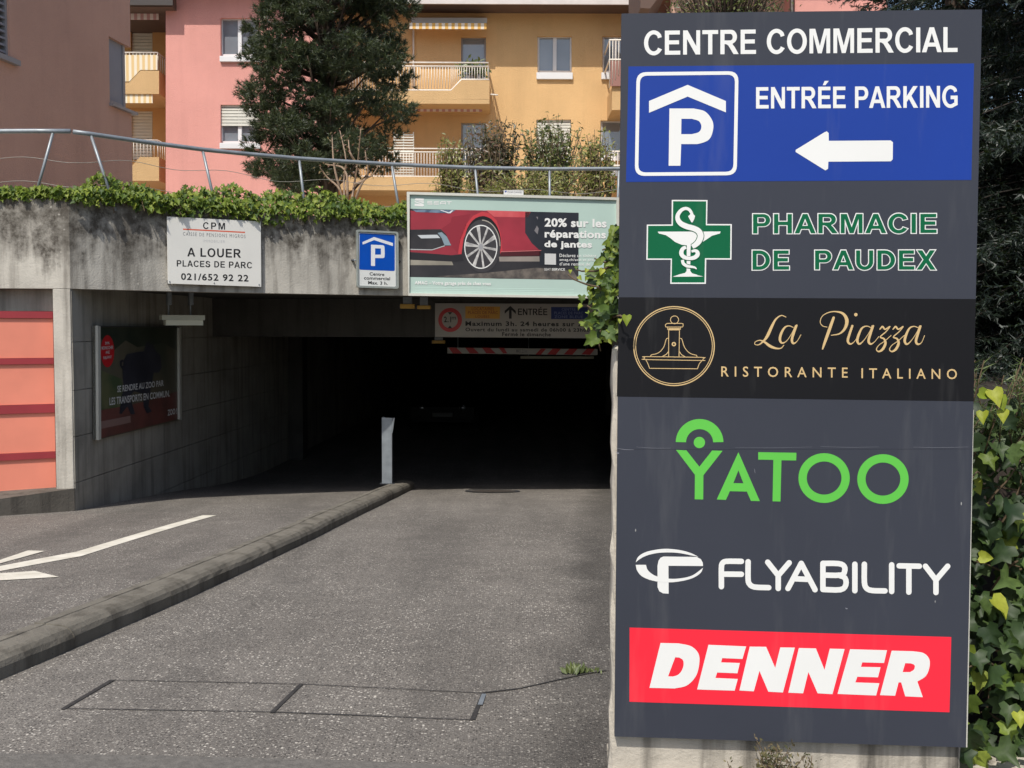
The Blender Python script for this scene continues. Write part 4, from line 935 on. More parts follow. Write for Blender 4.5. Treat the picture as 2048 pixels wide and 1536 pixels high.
ZB('print_earth', [[(104, 1120), (400, 1080), (700, 1010), (1034, 900), (1034, 1230), (104, 1462)]], 1, pr('poster_earth', C(118, 70, 62), C(92, 62, 56), 2))
rh = [(352, 600), (352, 545), (380, 525), (398, 545), (376, 560), (372, 600), (390, 600), (395, 540), (430, 465), (500, 450), (570, 435), (640, 430), (660, 330), (690, 310), (710, 360), (740, 330), (760, 400), (800, 450), (830, 470), (845, 620), (810, 680), (750, 680), (740, 740), (715, 860), (700, 1000), (690, 1080), (730, 1140), (670, 1165), (630, 1080), (625, 930), (520, 900), (470, 960), (500, 1060), (530, 1170), (480, 1175), (440, 1080), (370, 1170), (345, 1165), (370, 960), (400, 880), (385, 740), (380, 640)]
ZB('print_animal', [rh], 2, pr('poster_grey', C(58, 58, 66), C(40, 40, 48), 3))
ZB('print_strip', [[(108, 1262), (475, 1190), (480, 1270), (108, 1350)]], 2, pr('poster_strip', C(140, 112, 104)))
ZB('badge', [ellipse(205, 428, 80, 190, 36)], 2, pr('poster_badge', C(196, 34, 40)))
dimw = pm('poster_white', C(206, 206, 204), .5)
text_px('slogan', ZP, 'SE RENDRE AU ZOO PAR', mp(g, [(320, 838), (868, 768), (868, 838), (320, 915)]), .003, dimw, zp, .02)
text_px('slogan', ZP, 'LES TRANSPORTS EN COMMUN.', mp(g, [(228, 978), (940, 888), (940, 965), (228, 1068)]), .003, dimw, zp, .02)
text_px('slogan', ZP, 'ZOO !', mp(g, [(915, 1120), (1025, 1098), (1025, 1168), (915, 1192)]), .003, dimw, zp, .03)
for s, q in (('20%', [(175, 316), (228, 316), (228, 346), (175, 348)]), ('MOINS CHER', [(135, 372), (272, 362), (272, 400), (135, 412)]), ('AVEC', [(182, 424), (232, 420), (232, 455), (182, 460)]), ('RAILAWAY', [(155, 490), (252, 476), (252, 512), (155, 524)])): text_px('badge_text', ZP, s, mp(g, q), .003, dimw, zp, .015)
# height limit board on the lintel
HP = Plane((-2, LY - .03, 0), (2, LY - .03, 0))
hb = thing('height_limit_board', 'dim white board with red height limit disc above the garage lane', 'sign', HP.at(1030, 678))
g = lambda x, y: (860 + x / 5.389, 595 + y / 5.389)
shape_px('board', HP, [mp(g, [(55, 62), (1790, 70), (1790, 440), (55, 425)])], -.0295, 0, pm('board_white', C(176, 170, 162), .5, .05, 3), hb)
HB = lambda name, polys, k, mat: flat_px(name, HP, [mp(g, p) for p in polys], .0008 * k, mat, hb)
rdm = pm('limit_red', C(190, 36, 40), .4); yl = pm('board_yellow', C(218, 160, 60), .5); bl = pm('board_blue', C(36, 56, 120), .5)
HB('limit_ring', [ellipse(217, 242, 128, 130, 40), ellipse(214, 242, 86, 88, 40)], 1, rdm)
HB('limit_wedge', [[(190, 158), (240, 158), (215, 186)]], 2, M['black']); HB('limit_wedge', [[(190, 332), (240, 332), (215, 303)]], 2, M['black'])
HT2 = lambda s, x0, y0, x1, y1, sl, m, b=.025, sp=1.1: text_px('lettering', HP, s, mp(g, quad(x0, y0, x1, y1, sl)), .0016, m, hb, b, sp)
HT2('2.1', 150, 205, 228, 268, 0, M['black']); HT2('m', 235, 208, 280, 238, 0, M['black'], .01)
HB('yellow_panel', [[(380, 95), (755, 98), (752, 230), (380, 225)]], 1, yl); HB('blue_panel', [[(1305, 102), (1700, 104), (1700, 236), (1305, 232)]], 1, bl)
for i, s in enumerate(('LOCATAIRES', 'PLACES DE PARC', 'LOUÉES')): HT2(s, 450 - (40 if i == 1 else -40 if i == 2 else 0), 105 + 40 * i, 690 + (40 if i == 1 else -50 if i == 2 else 0), 138 + 40 * i, 1, pm('board_red_print', C(170, 80, 50), .5), .01)
for i, s in enumerate(('CENTRE', 'PLACES DE PARC', 'ZONE BLEUE')): HT2(s, 1420 - (80 if i else 0), 112 + 40 * i, 1570 + (80 if i else 0), 142 + 40 * i, 1, pm('board_pale_print', C(120, 134, 180), .5), .01)
HB('up_arrow', [[(866, 90), (925, 165), (880, 130), (880, 228), (852, 228), (852, 130), (805, 165)]], 1, M['black'])
HB('up_arrow_barb', [[(866, 90), (925, 145), (925, 178), (866, 122), (805, 175), (805, 142)]], 1.5, M['black'])
block_px('letter', HP, 'ENTRÉE', mp(g, quad(948, 100, 1265, 188, 2)), .0016, M['black'], hb)
HT2('Maximum 3h. 24 heures sur 24', 382, 255, 1690, 306, 6, M['black'], .03, 1.15); HT2('Ouvert du lundi au samedi de 06h00 à 23h00', 382, 325, 1720, 364, 6, M['black'], .022, 1.12); HT2('Fermé le dimanche', 778, 374, 1302, 416, 4, M['black'], .022, 1.12)
# striped height bar
SY = 18.2; SPl = Plane((-2, SY, 0), (2, SY, 0))
sb = thing('height_bar', 'red and white striped height bar hanging under the lintel', 'barrier', SPl.at(1045, 710))
mw, mr = pm('bar_white', C(176, 172, 166), .5), pm('bar_red', C(186, 40, 44), .5)
shape_px('bar', SPl, [mp(g, [(188, 540), (1805, 556), (1805, 622), (188, 602)])], -.05, 0, mw, sb)
for i, x in enumerate((198, 380, 560, 740)): flat_px('stripe', SPl, [mp(g, [(x, 541), (x + 88 - (30 if i == 3 else 0), 542), (x + 148 - (55 if i == 3 else 0), 603), (x + 48, 602)])], .001, mr, sb)
for i, x in enumerate((1195, 1320, 1500, 1690)): flat_px('stripe', SPl, [mp(g, [(x, 552), (x + (55 if i == 0 else 90), 553), (x + (0 if i == 0 else 35), 617), (x - 58, 613)])], .001, mr, sb)
text_px('bar_text', SPl, 'MAX. 2.1 m', mp(g, quad(930, 556, 1045, 596, 2)), .001, M['greyprint'], sb, .01)
for x in (300, 1700):
    p = SPl.at(*g(x, 545), -.025); tube('chain', [p, Vector((p.x, p.y, 1.45))], .008, M['steel'], sb)
s2 = SPl.at(1115, 716); lb_ = thing('light_batten', 'thin pale lamp batten hanging behind the striped bar', 'lamp', at(1115, 716, 20))
p0, p1 = at(1041, 713, 20), at(1188, 718, 20)
box('batten', p0.x, p1.x, 20, 20.12, p1.z, p1.z + .05, M['lampbody'], lb_, .008)
for x in (p0.x + .15, p1.x - .15): tube('hanger', [(x, 20.06, p1.z + .049), (x, 20.06, 1.45)], .008, M['steel'], lb_)
# ------------------------------------------------------------------ buildings behind the garden
def stucco(name, col, var=.06):
    t = NT(name); t.set(.9, 0, .15)
    c = t.ramp(t.noise(.7, 4), [(.3, dk(col, 1 - var)), (.7, dk(col, 1 + var))])
    c = t.mix(t.ramp(t.noise(1.0, 4, .6, stretch=(2.2, 2.2, .25)), [(.5, 0.), (.8, .22)]), c, dk(col, .6))
    t.base(c); t.bump(t.noise(28, 4, .7), .6, .03); return t.m
M['pink'] = stucco('pink_stucco', C(220, 158, 147)); M['mauve'] = stucco('mauve_stucco', C(206, 164, 145)); M['yellow'] = stucco('ochre_stucco', C(216, 178, 128))
M['ochre'] = stucco('loggia_ochre', C(206, 164, 112)); M['slab'] = stucco('balcony_render', C(204, 170, 124))
M['frame'] = pm('window_frame_white', C(222, 222, 222), .4, .02, 3); M['frameg'] = pm('window_frame_grey', C(150, 148, 150), .4, .05, 3)
M['glass'] = glass_mat('window_glass', C(132, 140, 148)); M['curtain'] = pm('net_curtain', C(170, 174, 178), .8, .1, 8)
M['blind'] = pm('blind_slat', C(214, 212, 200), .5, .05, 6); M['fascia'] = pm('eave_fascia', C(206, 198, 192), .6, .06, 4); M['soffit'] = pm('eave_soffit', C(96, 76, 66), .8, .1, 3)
M['railw'] = pm('railing_white', C(226, 218, 206), .45, .05, 5); M['roof'] = pm('roof_tiles', C(120, 82, 66), .85, .2, 6, bump=.5, bscale=12)
def stripes(name, c0, c1, period):
    t = NT(name); t.set(.8, 0, .2); x, y, z = t.xyz()
    f = t.math('FRACT', t.math('DIVIDE', x, period)); t.base(t.mix(t.math('GREATER_THAN', f, .5), c0, c1)); return t.m
M['awn_y'] = stripes('awning_yellow_stripe', C(226, 214, 196), C(214, 168, 92), .21); M['awn_p'] = stripes('awning_pink_stripe', C(224, 210, 204), C(196, 150, 146), .2); M['awn_c'] = stripes('awning_cream_stripe', C(232, 222, 200), C(222, 192, 140), .17)
def FP_(Y): return Plane((-30, Y, 0), (30, Y, 0))
def rect(x0, y0, x1, y1): return [(x0, y0), (x1, y0), (x1, y1), (x0, y1)]
def window(par, x0, x1, y0, y1, Y, mull=None, sill=10, blind=None, slats=9, frame=None, glass=None, curtain=True):
    fm_ = frame or M['frame']; R = .16
    w = box_px('window', x0, x1, y0, y1, Y + R + .05, .02, glass or M['glass'], par)
    e = 3.6
    for (a, b, c_, d) in ((x0, x0 + e, y0, y1), (x1 - e, x1, y0, y1), (x0 + e, x1 - e, y0, y0 + e), (x0 + e, x1 - e, y1 - e, y1)):
        box_px('window_frame', a, b, c_, d, Y + R - .03, .09, fm_, w)
    for m_ in (mull or []): box_px('mullion', m_ - 3.6, m_ + 3.6, y0 + e, y1 - e, Y + R - .028, .088, fm_, w)
    if sill: box_px('sill', x0 - 2, x1 + 2, y1 - .2, y1 + sill, Y - .10, .10 + R + .07, fm_, w, .01)
    if blind:
        n = slats; h = (blind - y0) / n
        for i in range(n): box_px('blind_slat', x0 + 1, x1 - 1, y0 + i * h, y0 + i * h + h * .78, Y + R - .09 + .004 * (i % 2), .03, M['blind'], w)
    return w
def bars(name, pts_bottom, pts_top, par, r=.011, n=12):
    L = []
    for i in range(n + 1):
        t = i / n; a = Vector(pts_bottom[0]).lerp(Vector(pts_bottom[1]), t); b = Vector(pts_top[0]).lerp(Vector(pts_top[1]), t); L.append(([a, b], r))
    return stuff(tubes(name, L, M['railw'], par, 4))

# --- pink block
YP = 34.0; pk = FP_(YP)
pb_ = thing('pink_house', 'salmon pink apartment house with white windows behind the pine tree', 'building', (at(560, 400, YP).x, YP + 3, 2.86))
shape_px('wall', pk, [rect(331.5, -150, 652, 470), rect(441, 36, 518, 112), rect(441, 209.5, 518, 286)], -.4, 0, M['pink'], pb_)
xa, xb = at(331.5, 200, YP).x, at(652, 200, YP).x
box('side_wall', xa, xa + .4, YP + .4, YP + 12, 2.86, 14.2, M['pink'], pb_); box('back_wall', xa, xb, YP + 12, YP + 12.4, 2.86, 14.2, M['pink'], pb_)
box('side_wall', xb - .4, xb, YP + .4, YP + 12, 2.86, 14.2, M['pink'], pb_)
zt = at(560, -40, YP - .9).z
mesh_obj('roof', [(xa - 1.6, YP - .75, zt), (xb + .3, YP - .75, zt), (xb + .3, YP + 13, zt), (xa - 1.6, YP + 13, zt), (xa + 1, YP + 6, zt + 2.4), (xb - 1, YP + 6, zt + 2.4)], [(0, 3, 2, 1), (0, 1, 5, 4), (2, 3, 4, 5), (1, 2, 5), (3, 0, 4)], M['roof'], pb_)
window(pb_, 441, 518, 36, 112, YP, [479.5], 11); window(pb_, 441, 518, 209.5, 286, YP, [479.5], 11, 253, 7)
# --- loggia house between the mauve and pink blocks
YL = 36.5; lg = FP_(YL)
lh = thing('loggia_house', 'narrow ochre house front with balconies between mauve and pink buildings', 'building', (at(295, 400, YL).x, YL, 2.86))
LGX = at(300, 200, YL).x; lgx0, lgx1 = at(215, 200, YL).x, xa - .02
shape_px('wall', lg, [rect(215, -120, 345, 480), rect(262, 54, 305, 118), rect(262, 222, 305, 320)], -.3, 0, M['ochre'], lh)
for (a, b, n_) in ((54, 118, 10), (222, 320, 16)):
    d = box_px('balcony_door', 262, 305, a, b, YL + .12, .03, M['blind'], lh)
    for i in range(n_): box_px('blind_slat', 262.5, 304.5, a + (b - a) * i / n_, a + (b - a) * (i + .8) / n_, YL + .08, .03, M['blind'], d)
ez = at(300, 25, YP + .2).z
box('eave', lgx0 - 2, at(345, 20, YP - .4).x, YP - .4, YL + 4, ez, ez + .35, M['soffit'], lh); box('gutter', lgx0 - 2, at(347, 20, YP - .45).x, YP - .52, YP - .402, ez + .02, ez + .36, pm('gutter', C(66, 60, 56), .5), lh)
def loggia_balcony(ytop, yfab, ynotch, ybot, fab):
    Y = YP + .25; p = FP_(Y); L0, L1 = 225, 318
    b = shape_px('balcony', p, [[(L0, ybot), (L0, ynotch + 24), (258, ynotch + 24), (280, ynotch), (L1, ynotch + .5), (L1, ybot)]], -.12, 0, M['slab'], lh)
    x = at(L1, ybot, Y).x; z0 = at(300, ybot, Y).z; zn = at(300, ynotch, Y).z
    box('side_parapet', x - .12, x, Y + .12, YL - .002, z0 + .002, zn - .003, M['slab'], b)
    box('floor_slab', lgx0, x - .001, Y + .001, YL - .003, z0 - .12, z0 - .002, M['slab'], b)
    zt_ = at(300, ytop, Y).z
    tube('handrail', [(lgx0, Y + .05, zt_), (x - .05, Y + .05, zt_), (x - .05, YL, zt_)], .022, M['railw'], b)
    if fab: shape_px('privacy_cloth', p, [[(L0, yfab), (315, yfab), (315, ynotch - 1), (281, ynotch - 1), (259, ynotch + 22), (L0, ynotch + 22)]], .002, .012, M['awn_c'], b)
    bars('balustrade', ((lgx0, Y + .05, zn - .35), (x - .05, Y + .05, zn)), ((lgx0, Y + .05, zt_), (x - .05, Y + .05, zt_)), b, .01, 22)
    bars('balustrade', ((x - .05, Y + .1, zn - .01), (x - .05, YL, zn - .01)), ((x - .05, Y + .1, zt_), (x - .05, YL, zt_)), b, .01, 10)
loggia_balcony(104.5, 110, 141, 180, True); loggia_balcony(280, 306, 314, 354, False)
for (x1, a, b, m_) in ((317, 27, 39, M['awn_p']), (305, 188, 206, M['awn_c'])):
    aw = box_px('awning', 225, x1, a, b, YP + .3, .03, m_, lh); box_px('awning_case', 225, x1 - 1, a - 5, a - .3, YP + .35, .18, M['frame'], aw)
# --- yellow block
YY = 36.0; yl_ = FP_(YY)
yb_ = thing('yellow_house', 'ochre yellow apartment house with white railed balconies and a wide eave', 'building', (at(1040, 400, YY).x, YY + 3, 2.86))
holes = [rect(922, 74, 972, 190), rect(1075, 72, 1143.5, 145), rect(1205, 72, 1256, 145), rect(922, 245, 972, 352), rect(1073, 239, 1142, 312), rect(1201, 241, 1256, 310)]
shape_px('wall', yl_, [rect(650, -30, 1262, 480)] + holes, -.4, 0, M['yellow'], yb_)
yx0, yx1 = at(650, 200, YY).x, at(1262, 200, YY).x
box('side_wall', yx1 - .4, yx1, YY + .4, YY + 12, 2.86, 12.2, M['yellow'], yb_); box('back_wall', yx0, yx1, YY + 12, YY + 12.4, 2.86, 12.2, M['yellow'], yb_)
ez = at(1040, 7, YY - 1.15).z
box('eave', yx0 - .5, yx1 + .1, YY - 1.1, YY + 13, ez + .02, ez + .12, M['soffit'], yb_); box('fascia', yx0 - .5, yx1 + .12, YY - 1.16, YY - 1.101, ez - .02, ez + .26, M['fascia'], yb_)
mesh_obj('roof', [(yx0 - .5, YY - 1.1, ez + .121), (yx1 + .1, YY - 1.1, ez + .121), (yx1 + .1, YY + 13, ez + .121), (yx0 - .5, YY + 13, ez + .121), (yx0 + 1, YY + 6, ez + 2.6), (yx1 - 2, YY + 6, ez + 2.6)], [(0, 3, 2, 1), (0, 1, 5, 4), (2, 3, 4, 5), (1, 2, 5), (3, 0, 4)], M['roof'], yb_)
window(yb_, 922, 972, 74, 190, YY, None, 0, frame=M['frameg']); window(yb_, 1075, 1143.5, 72, 145, YY, [1109.5], 13); window(yb_, 1205, 1256, 72, 145, YY, [1231], 13)
window(yb_, 922, 972, 245, 352, YY, None, 0, frame=M['frameg']); window(yb_, 1073, 1142, 239, 312, YY, [1108], 12, 310, 12); window(yb_, 1201, 1256, 241, 310, YY, None, 11)
tube('downpipe', [at(827, 20, YY - .08), at(827, 178, YY - .08)], .035, M['railw'], yb_)
def ybalcony(ytop, yrail2, notch, ybot, xl, xr, Y, zpoly, col):
    p = FP_(Y); b = shape_px('balcony', p, [zpoly], -.12, 0, col, yb_)
    x = at(xr, ybot, Y).x; x0_ = at(xl, ybot, Y).x; z0 = at(900, ybot, Y).z; zn = at(960, notch, Y).z; zl = at(860, zpoly[1][1], Y).z
    box('side_parapet', x - .12, x, Y + .12, YY - .002, z0 + .002, zn - .003, col, b); box('floor_slab', x0_, x - .001, Y + .001, YY - .003, z0 - .14, z0 - .002, col, b)
    zt_ = at(900, ytop, Y).z; z2 = at(900, yrail2, Y).z
    for z in (zt_, z2): tube('handrail', [(x0_, Y + .05, z), (x - .04, Y + .05, z), (x - .04, YY, z)], .024, M['railw'], b)
    return b, x, x0_, z0, zn, zl, z2
Yb = 34.4
b, x, x0_, z0, zn, zl, z2 = ybalcony(124.5, 132, 160.5, 198.5, 700, 979, Yb, [(700, 198.5), (700, 182), (902, 181.5), (923, 160.5), (979, 161), (979, 198.5)], M['slab'])
xn0, xn1 = at(902, 180, Yb).x, at(923, 160, Yb).x
bars('balustrade', ((x0_, Yb + .05, zl + .02), (xn0, Yb + .05, zl + .02)), ((x0_, Yb + .05, z2), (xn0, Yb + .05, z2)), b, .011, 36)
bars('balustrade', ((xn0 + .06, Yb + .05, zl + .05), (xn1, Yb + .05, zn + .02)), ((xn0 + .06, Yb + .05, z2), (xn1, Yb + .05, z2)), b, .011, 4)
bars('balustrade', ((xn1 + .08, Yb + .05, zn + .02), (x - .05, Yb + .05, zn + .02)), ((xn1 + .08, Yb + .05, z2), (x - .05, Yb + .05, z2)), b, .011, 9)
bars('balustrade', ((x - .04, Yb + .1, zn), (x - .04, YY, zn)), ((x - .04, Yb + .1, z2), (x - .04, YY, z2)), b, .011, 12)
tube('bottom_rail', [(x0_, Yb + .05, zl + .03), (xn0, Yb + .05, zl + .03), (xn1, Yb + .05, zn + .03), (x - .04, Yb + .05, zn + .03), (x - .04, YY, zn + .03)], .03, M['railw'], b)
tube('drain_spout', [at(981, 189, Yb + .1), at(996, 190, Yb + .1)], .025, M['railw'], b)
b, x, x0_, z0, zn, zl, z2 = ybalcony(297, 304, 353, 372, 665, 975, Yb, [(665, 372), (665, 354), (975, 354), (975, 372)], M['slab'])
bars('balustrade', ((x0_, Yb + .05, zl - .3), (x - .05, Yb + .05, zl - .3)), ((x0_, Yb + .05, z2), (x - .05, Yb + .05, z2)), b, .011, 52)
tube('bottom_rail', [(x0_, Yb + .05, zl + .02), (x - .04, Yb + .05, zl + .02), (x - .04, YY, zl + .02)], .024, M['railw'], b)
for (x0p, x1p, a, b_, m_) in ((819, 973, 46, 58, M['awn_y']), (800, 964, 212, 223, M['awn_p'])):
    aw = box_px('awning', x0p, x1p, a, b_, YY - .75, .02, m_, yb_)
    A0, A1 = at(x0p, a, YY - .75), at(x1p, a, YY - .75)
    mesh_obj('awning_top', [(A0.x, YY - .749, A0.z), (A1.x, YY - .749, A0.z), (A1.x, YY - .05, A0.z + .16), (A0.x, YY - .05, A0.z + .16)], [(0, 1, 2, 3)], m_, aw)
    box('awning_case', A0.x, A1.x, YY - .16, YY - .001, A0.z + .17, A0.z + .34, M['frame'], aw)
# lattice screen beside the lower balcony
ls = thing('lattice_screen', 'pale slatted privacy screen on the lower balcony beside the pine', 'screen', at(810, 350, YY - 1.2))
for i in range(16): box_px('slat', 787, 827, 268 + i * 5.4, 270.6 + i * 5.4, YY - 1.0, .02, M['blind'], ls)
for xx in (787, 806, 826): box_px('screen_post', xx, xx + 2, 264, 354, YY - .978, .03, M['blind'], ls)
# side balconies at the right end of the yellow house
Yr = 34.2
for (a, b_, c_, m_) in ((80, 118, 172, pm('balcony_panel', C(150, 108, 98), .6)), (303, 330, 352, M['frameg'])):
    q = box_px('side_balcony', 1221, 1262, b_, c_, Yr, .06, m_, yb_)
    z_t, z_b = at(1240, a, Yr).z, at(1240, b_, Yr).z; xq0, xq1 = at(1219.5, 100, Yr).x, at(1262, 100, Yr).x
    for z in (z_t, z_b - .02): tube('handrail', [(xq0, YY, z), (xq0, Yr, z), (xq1, Yr, z)], .03, M['railw'], q)
    bars('balustrade', ((xq0, Yr, z_b - .9), (xq1, Yr, z_b)), ((xq0, Yr, z_t), (xq1, Yr, z_t)), q, .014, 7)
    box_px('floor_slab', 1224, 1262, c_ + .5, c_ + 48 if c_ < 200 else c_ + 12, Yr + .1, 1.69, M['slab'], q)
# --- mauve block, its wall running away from the viewer
mc0 = at(265, 350, 23.0); md = Vector((.138, 1, 0)).normalized()
mc0.z = 0; MP = Plane(mc0 - md * 12, mc0); uc = 12.0
mh_ = thing('mauve_house', 'mauve rendered house wall with grey shutters beside the garage', 'building', (mc0.x - 1, mc0.y - 2, 2.86))
def v_at(x, y): return MP.px(x, y)
bu0, bu1 = v_at(218, 100)[0], v_at(253.5, 100)[0]; bv1, bv0 = v_at(218, 72.5)[1], v_at(218, 205)[1]
au1 = v_at(19, 60)[0]; av0 = v_at(19, 117)[1]; au0 = au1 - 1.3; av1 = av0 + 1.7
shape_uv('wall', MP, [[(0, 2.86), (uc, 2.86), (uc, bv0), (bu0, bv0), (bu0, bv1), (uc, bv1), (uc, 13.5), (0, 13.5)], [(au0, av0), (au1, av0), (au1, av1), (au0, av1)]], -.35, 0, M['mauve'], mh_)
wR = MP.pt(uc, 0, 0); obox('return_wall', MP, uc - .35, uc - .001, 2.86, bv0 - .001, -7, -.351, M['mauve'], mh_); obox('return_wall', MP, uc - .35, uc - .001, bv1 + .001, 13.4, -7, -.351, M['mauve'], mh_)
obox('roof', MP, -1, uc + .8, 13.5, 13.8, -8, .8, M['roof'], mh_)
M['shut'] = pm('grey_shutter', C(138, 140, 148), .5, .04, 3)
cw = obox('window', MP, bu0 + .002, bu1 - .06, bv0 + .10, bv1 - .002, -.12, -.08, M['shut'], mh_)
obox('window_frame', MP, bu1 - .06, bu1 + .03, bv0 + .05, bv1 - .002, -.16, -.06, M['frameg'], cw); obox('sill', MP, bu0 - .02, uc + .12, bv0 - .06, bv0 - .001, -.3, .09, M['frameg'], cw)
obox('window_frame', MP, bu0 + .002, bu1 - .061, bv0 + .0, bv0 + .095, -.13, -.07, M['frameg'], cw)
cw = obox('window', MP, au0 + .001, au1 - .001, av0 + .001, av1 - .001, -.25, -.2, pm('dark_glass', C(30, 30, 34), .1), mh_)
for i in range(14): obox('shutter_slat', MP, au0 + .04, au1 - .05, av0 + .08 + .115 * i, av0 + .115 + .115 * i, -.12, -.05, M['shut'], cw)
obox('window_frame', MP, au1 - .05, au1 - .002, av0 + .03, av1 - .002, -.14, -.04, M['frameg'], cw)
obox('sill', MP, au0 - .15, au1 + .16, av0 - .09, av0 - .001, -.25, .10, M['frameg'], cw)
# --- right-hand pink house seen over the top of the sign
YR = 31.0; rp_ = FP_(YR)
rh_ = thing('distant_pink_house', 'pink house with a dark downpipe rising behind the top of the sign', 'building', (at(1700, 400, YR).x, YR + 3, 2.86))
shape_px('wall', rp_, [rect(1590, -160, 1775, 470)], -.4, 0, M['pink'], rh_)
rx0, rx1 = at(1590, 0, YR).x, at(1775, 0, YR).x
box('side_wall', rx0, rx0 + .4, YR + .4, YR + 10, 2.86, 13, M['pink'], rh_)
shape_px('recessed_wall', FP_(YR + 1.2), [rect(1345, -160, 1600, 470)], -.4, 0, stucco('beige_stucco', C(206, 170, 150)), rh_)
tube('downpipe', [at(1584, -160, YR - .1), at(1584, 440, YR - .1)], .07, pm('downpipe_brown', C(58, 46, 42), .5), rh_)
e0 = at(1281, 16, YR - 1); 
mesh_obj('eave_corner', [at(1281, 16, YR - 1), at(1300, 17, YR - 1), at(1345, -40, YR - 1), at(1281, -90, YR - 1)] + [at(1281, 16, YR - 1) + Vector((0, 3, 0)), at(1300, 17, YR - 1) + Vector((0, 3, 0)), at(1345, -40, YR - 1) + Vector((0, 3, 0)), at(1281, -90, YR - 1) + Vector((0, 3, 0))], [(0, 3, 2, 1), (4, 5, 6, 7), (0, 1, 5, 4), (1, 2, 6, 5), (2, 3, 7, 6), (3, 0, 4, 7)], M['soffit'], rh_)
zt = at(1600, -120, YR - 1).z
box('roof', at(1350, -10, YR - 1).x, rx1 + 1, YR - .9, YR + 11, zt, zt + .5, M['roof'], rh_)

# ------------------------------------------------------------------ railing on the parapet
def fac_Y(px, gap=.22):
    Y = 13.0
    for _ in range(25): Y = path_y(at(px, 400, Y).x) + gap
    return Y
rl = thing('roof_railing', 'bent galvanised pipe railing with thin wires along the parapet', 'railing', at(600, 420, fac_Y(600)))
RT = [[(-150, 262.5), (0, 262.5), (70, 262), (141, 262.5)], [(146, 263.5), (180, 268), (290, 284), (405, 299), (500, 308.5), (598, 317), (690, 323), (783, 328.5), (870, 332.5), (950, 335.5), (1099, 338), (1240, 337.5), (1400, 336)]]
for P in RT:
    tube('top_rail', [at(x, y, fac_Y(x) + .02) for x, y in P], .0255, M['steel'], rl, 10)
for (xt, yt, xb_, yb_2) in ((107, 262, 75, 378), (181, 268, 208, 350), (405, 299, 418, 356), (598, 317, 605, 375), (783, 328, 793, 388), (950, 335, 955, 385), (1099, 338, 1099.5, 390), (1238, 338, 1236, 390)):
    Y = fac_Y(xt) + .02; k = 1.0 if False else (at(xt, yt, Y).z - 2.83) / (at(xt, yt, Y).z - at(xb_, yb_2, Y).z)
    a, b = at(xt, yt, Y), at(xb_, yb_2, Y); tube('post', [a, a + (b - a) * k], .017, M['steel'], rl, 8)
M['wire'] = pm('wire', C(150, 146, 136), .5)
for z, sag in ((3.12, .0), (3.38, .03)):
    pts = []
    for k in range(64):
        px = -100 + 1340 * k / 63; Y = fac_Y(px) + .02; p = at(px, 400, Y); pts.append((p.x, p.y, z + .03 * math.sin(px * .031) + .02 * math.sin(px * .013 + z)))
    tube('wire', pts, .0032, M['wire'], rl, 4)
# ------------------------------------------------------------------ plants
def rot_to(n, roll):
    n = Vector(n).normalized(); q = n.to_track_quat('Z', 'Y'); return (q.to_matrix() @ Matrix.Rotation(roll, 3, 'Z'))
IVY = ([(0, .34, .0), (0, .03, -.02), (-.27, -.12, .05), (-.50, .10, .13), (-.36, .30, .06), (-.43, .56, .12), (-.17, .62, .04), (0, 1.0, -.10), (.17, .62, .04), (.43, .56, .12), (.36, .30, .06), (.50, .10, .13), (.27, -.12, .05)], [(0, i, i + 1) for i in range(1, 12)] + [(0, 12, 1)])
HEART = ([(0, .38, -.02), (0, .02, 0), (-.25, -.10, .05), (-.45, .08, .10), (-.42, .36, .10), (-.22, .70, .05), (0, 1.0, -.14), (.22, .70, .05), (.42, .36, .10), (.45, .08, .10), (.25, -.10, .05)], [(0, i, i + 1) for i in range(1, 10)] + [(0, 10, 1)])
LAUREL = ([(0, 0, 0), (-.2, .4, .07), (0, .45, -.03), (.2, .4, .07), (0, 1, -.1)], [(0, 2, 1), (0, 3, 2), (1, 2, 4), (2, 3, 4)])
BLADE = ([(-.035, 0, 0), (.035, 0, 0), (0, 1, .1)], [(0, 1, 2)])
IVY = ([(x, y, z * 2.2) for x, y, z in IVY[0]], IVY[1]); HEART = ([(x, y, z * 2.0) for x, y, z in HEART[0]], HEART[1])
def scatter(name, tmpl, items, mat, parent):
    """items: (pos, normal, roll, size); one mesh"""
    tv = np.array(tmpl[0], float); tf = tmpl[1]; n = len(tv); off = np.array(root_loc(parent))
    V = np.empty((len(items) * n, 3)); 
    for k, (p, nn, r, s) in enumerate(items):
        V[k * n:(k + 1) * n] = tv @ np.array(rot_to(nn, r)).T * s + np.array(p)
    V -= off
    tris = np.array([f for f in tf]); 
    Fa = (tris[None, :, :] + (np.arange(len(items)) * n)[:, None, None]).reshape(-1, 3)
    me = bpy.data.meshes.new(name); me.vertices.add(len(V)); me.vertices.foreach_set('co', V.ravel())
    me.loops.add(Fa.size); me.loops.foreach_set('vertex_index', Fa.ravel().astype(np.int32))
    me.polygons.add(len(Fa)); me.polygons.foreach_set('loop_start', np.arange(0, Fa.size, 3, dtype=np.int32))
    me.update(calc_edges=True); me.validate()
    return stuff(link(name, me, parent, mat))
def leaf_data(name, tmpl, mat):
    me = bpy.data.meshes.new(name); me.from_pydata(tmpl[0], [], tmpl[1]); me.update(); me.materials.append(mat)
    me.polygons.foreach_set('use_smooth', [True] * len(me.polygons)); return me
def leaf_obj(me, p, nn, roll, s, parent, name='leaf'):
    o = bpy.data.objects.new(name, me); COL.objects.link(o); o.parent = parent
    o.matrix_local = Matrix.Translation(Vector(p) - root_loc(parent)) @ rot_to(nn, roll).to_4x4() @ Matrix.Diagonal((s, s, s, 1))
    return o
U = rnd.uniform
def G(m, s): return rnd.gauss(m, s)
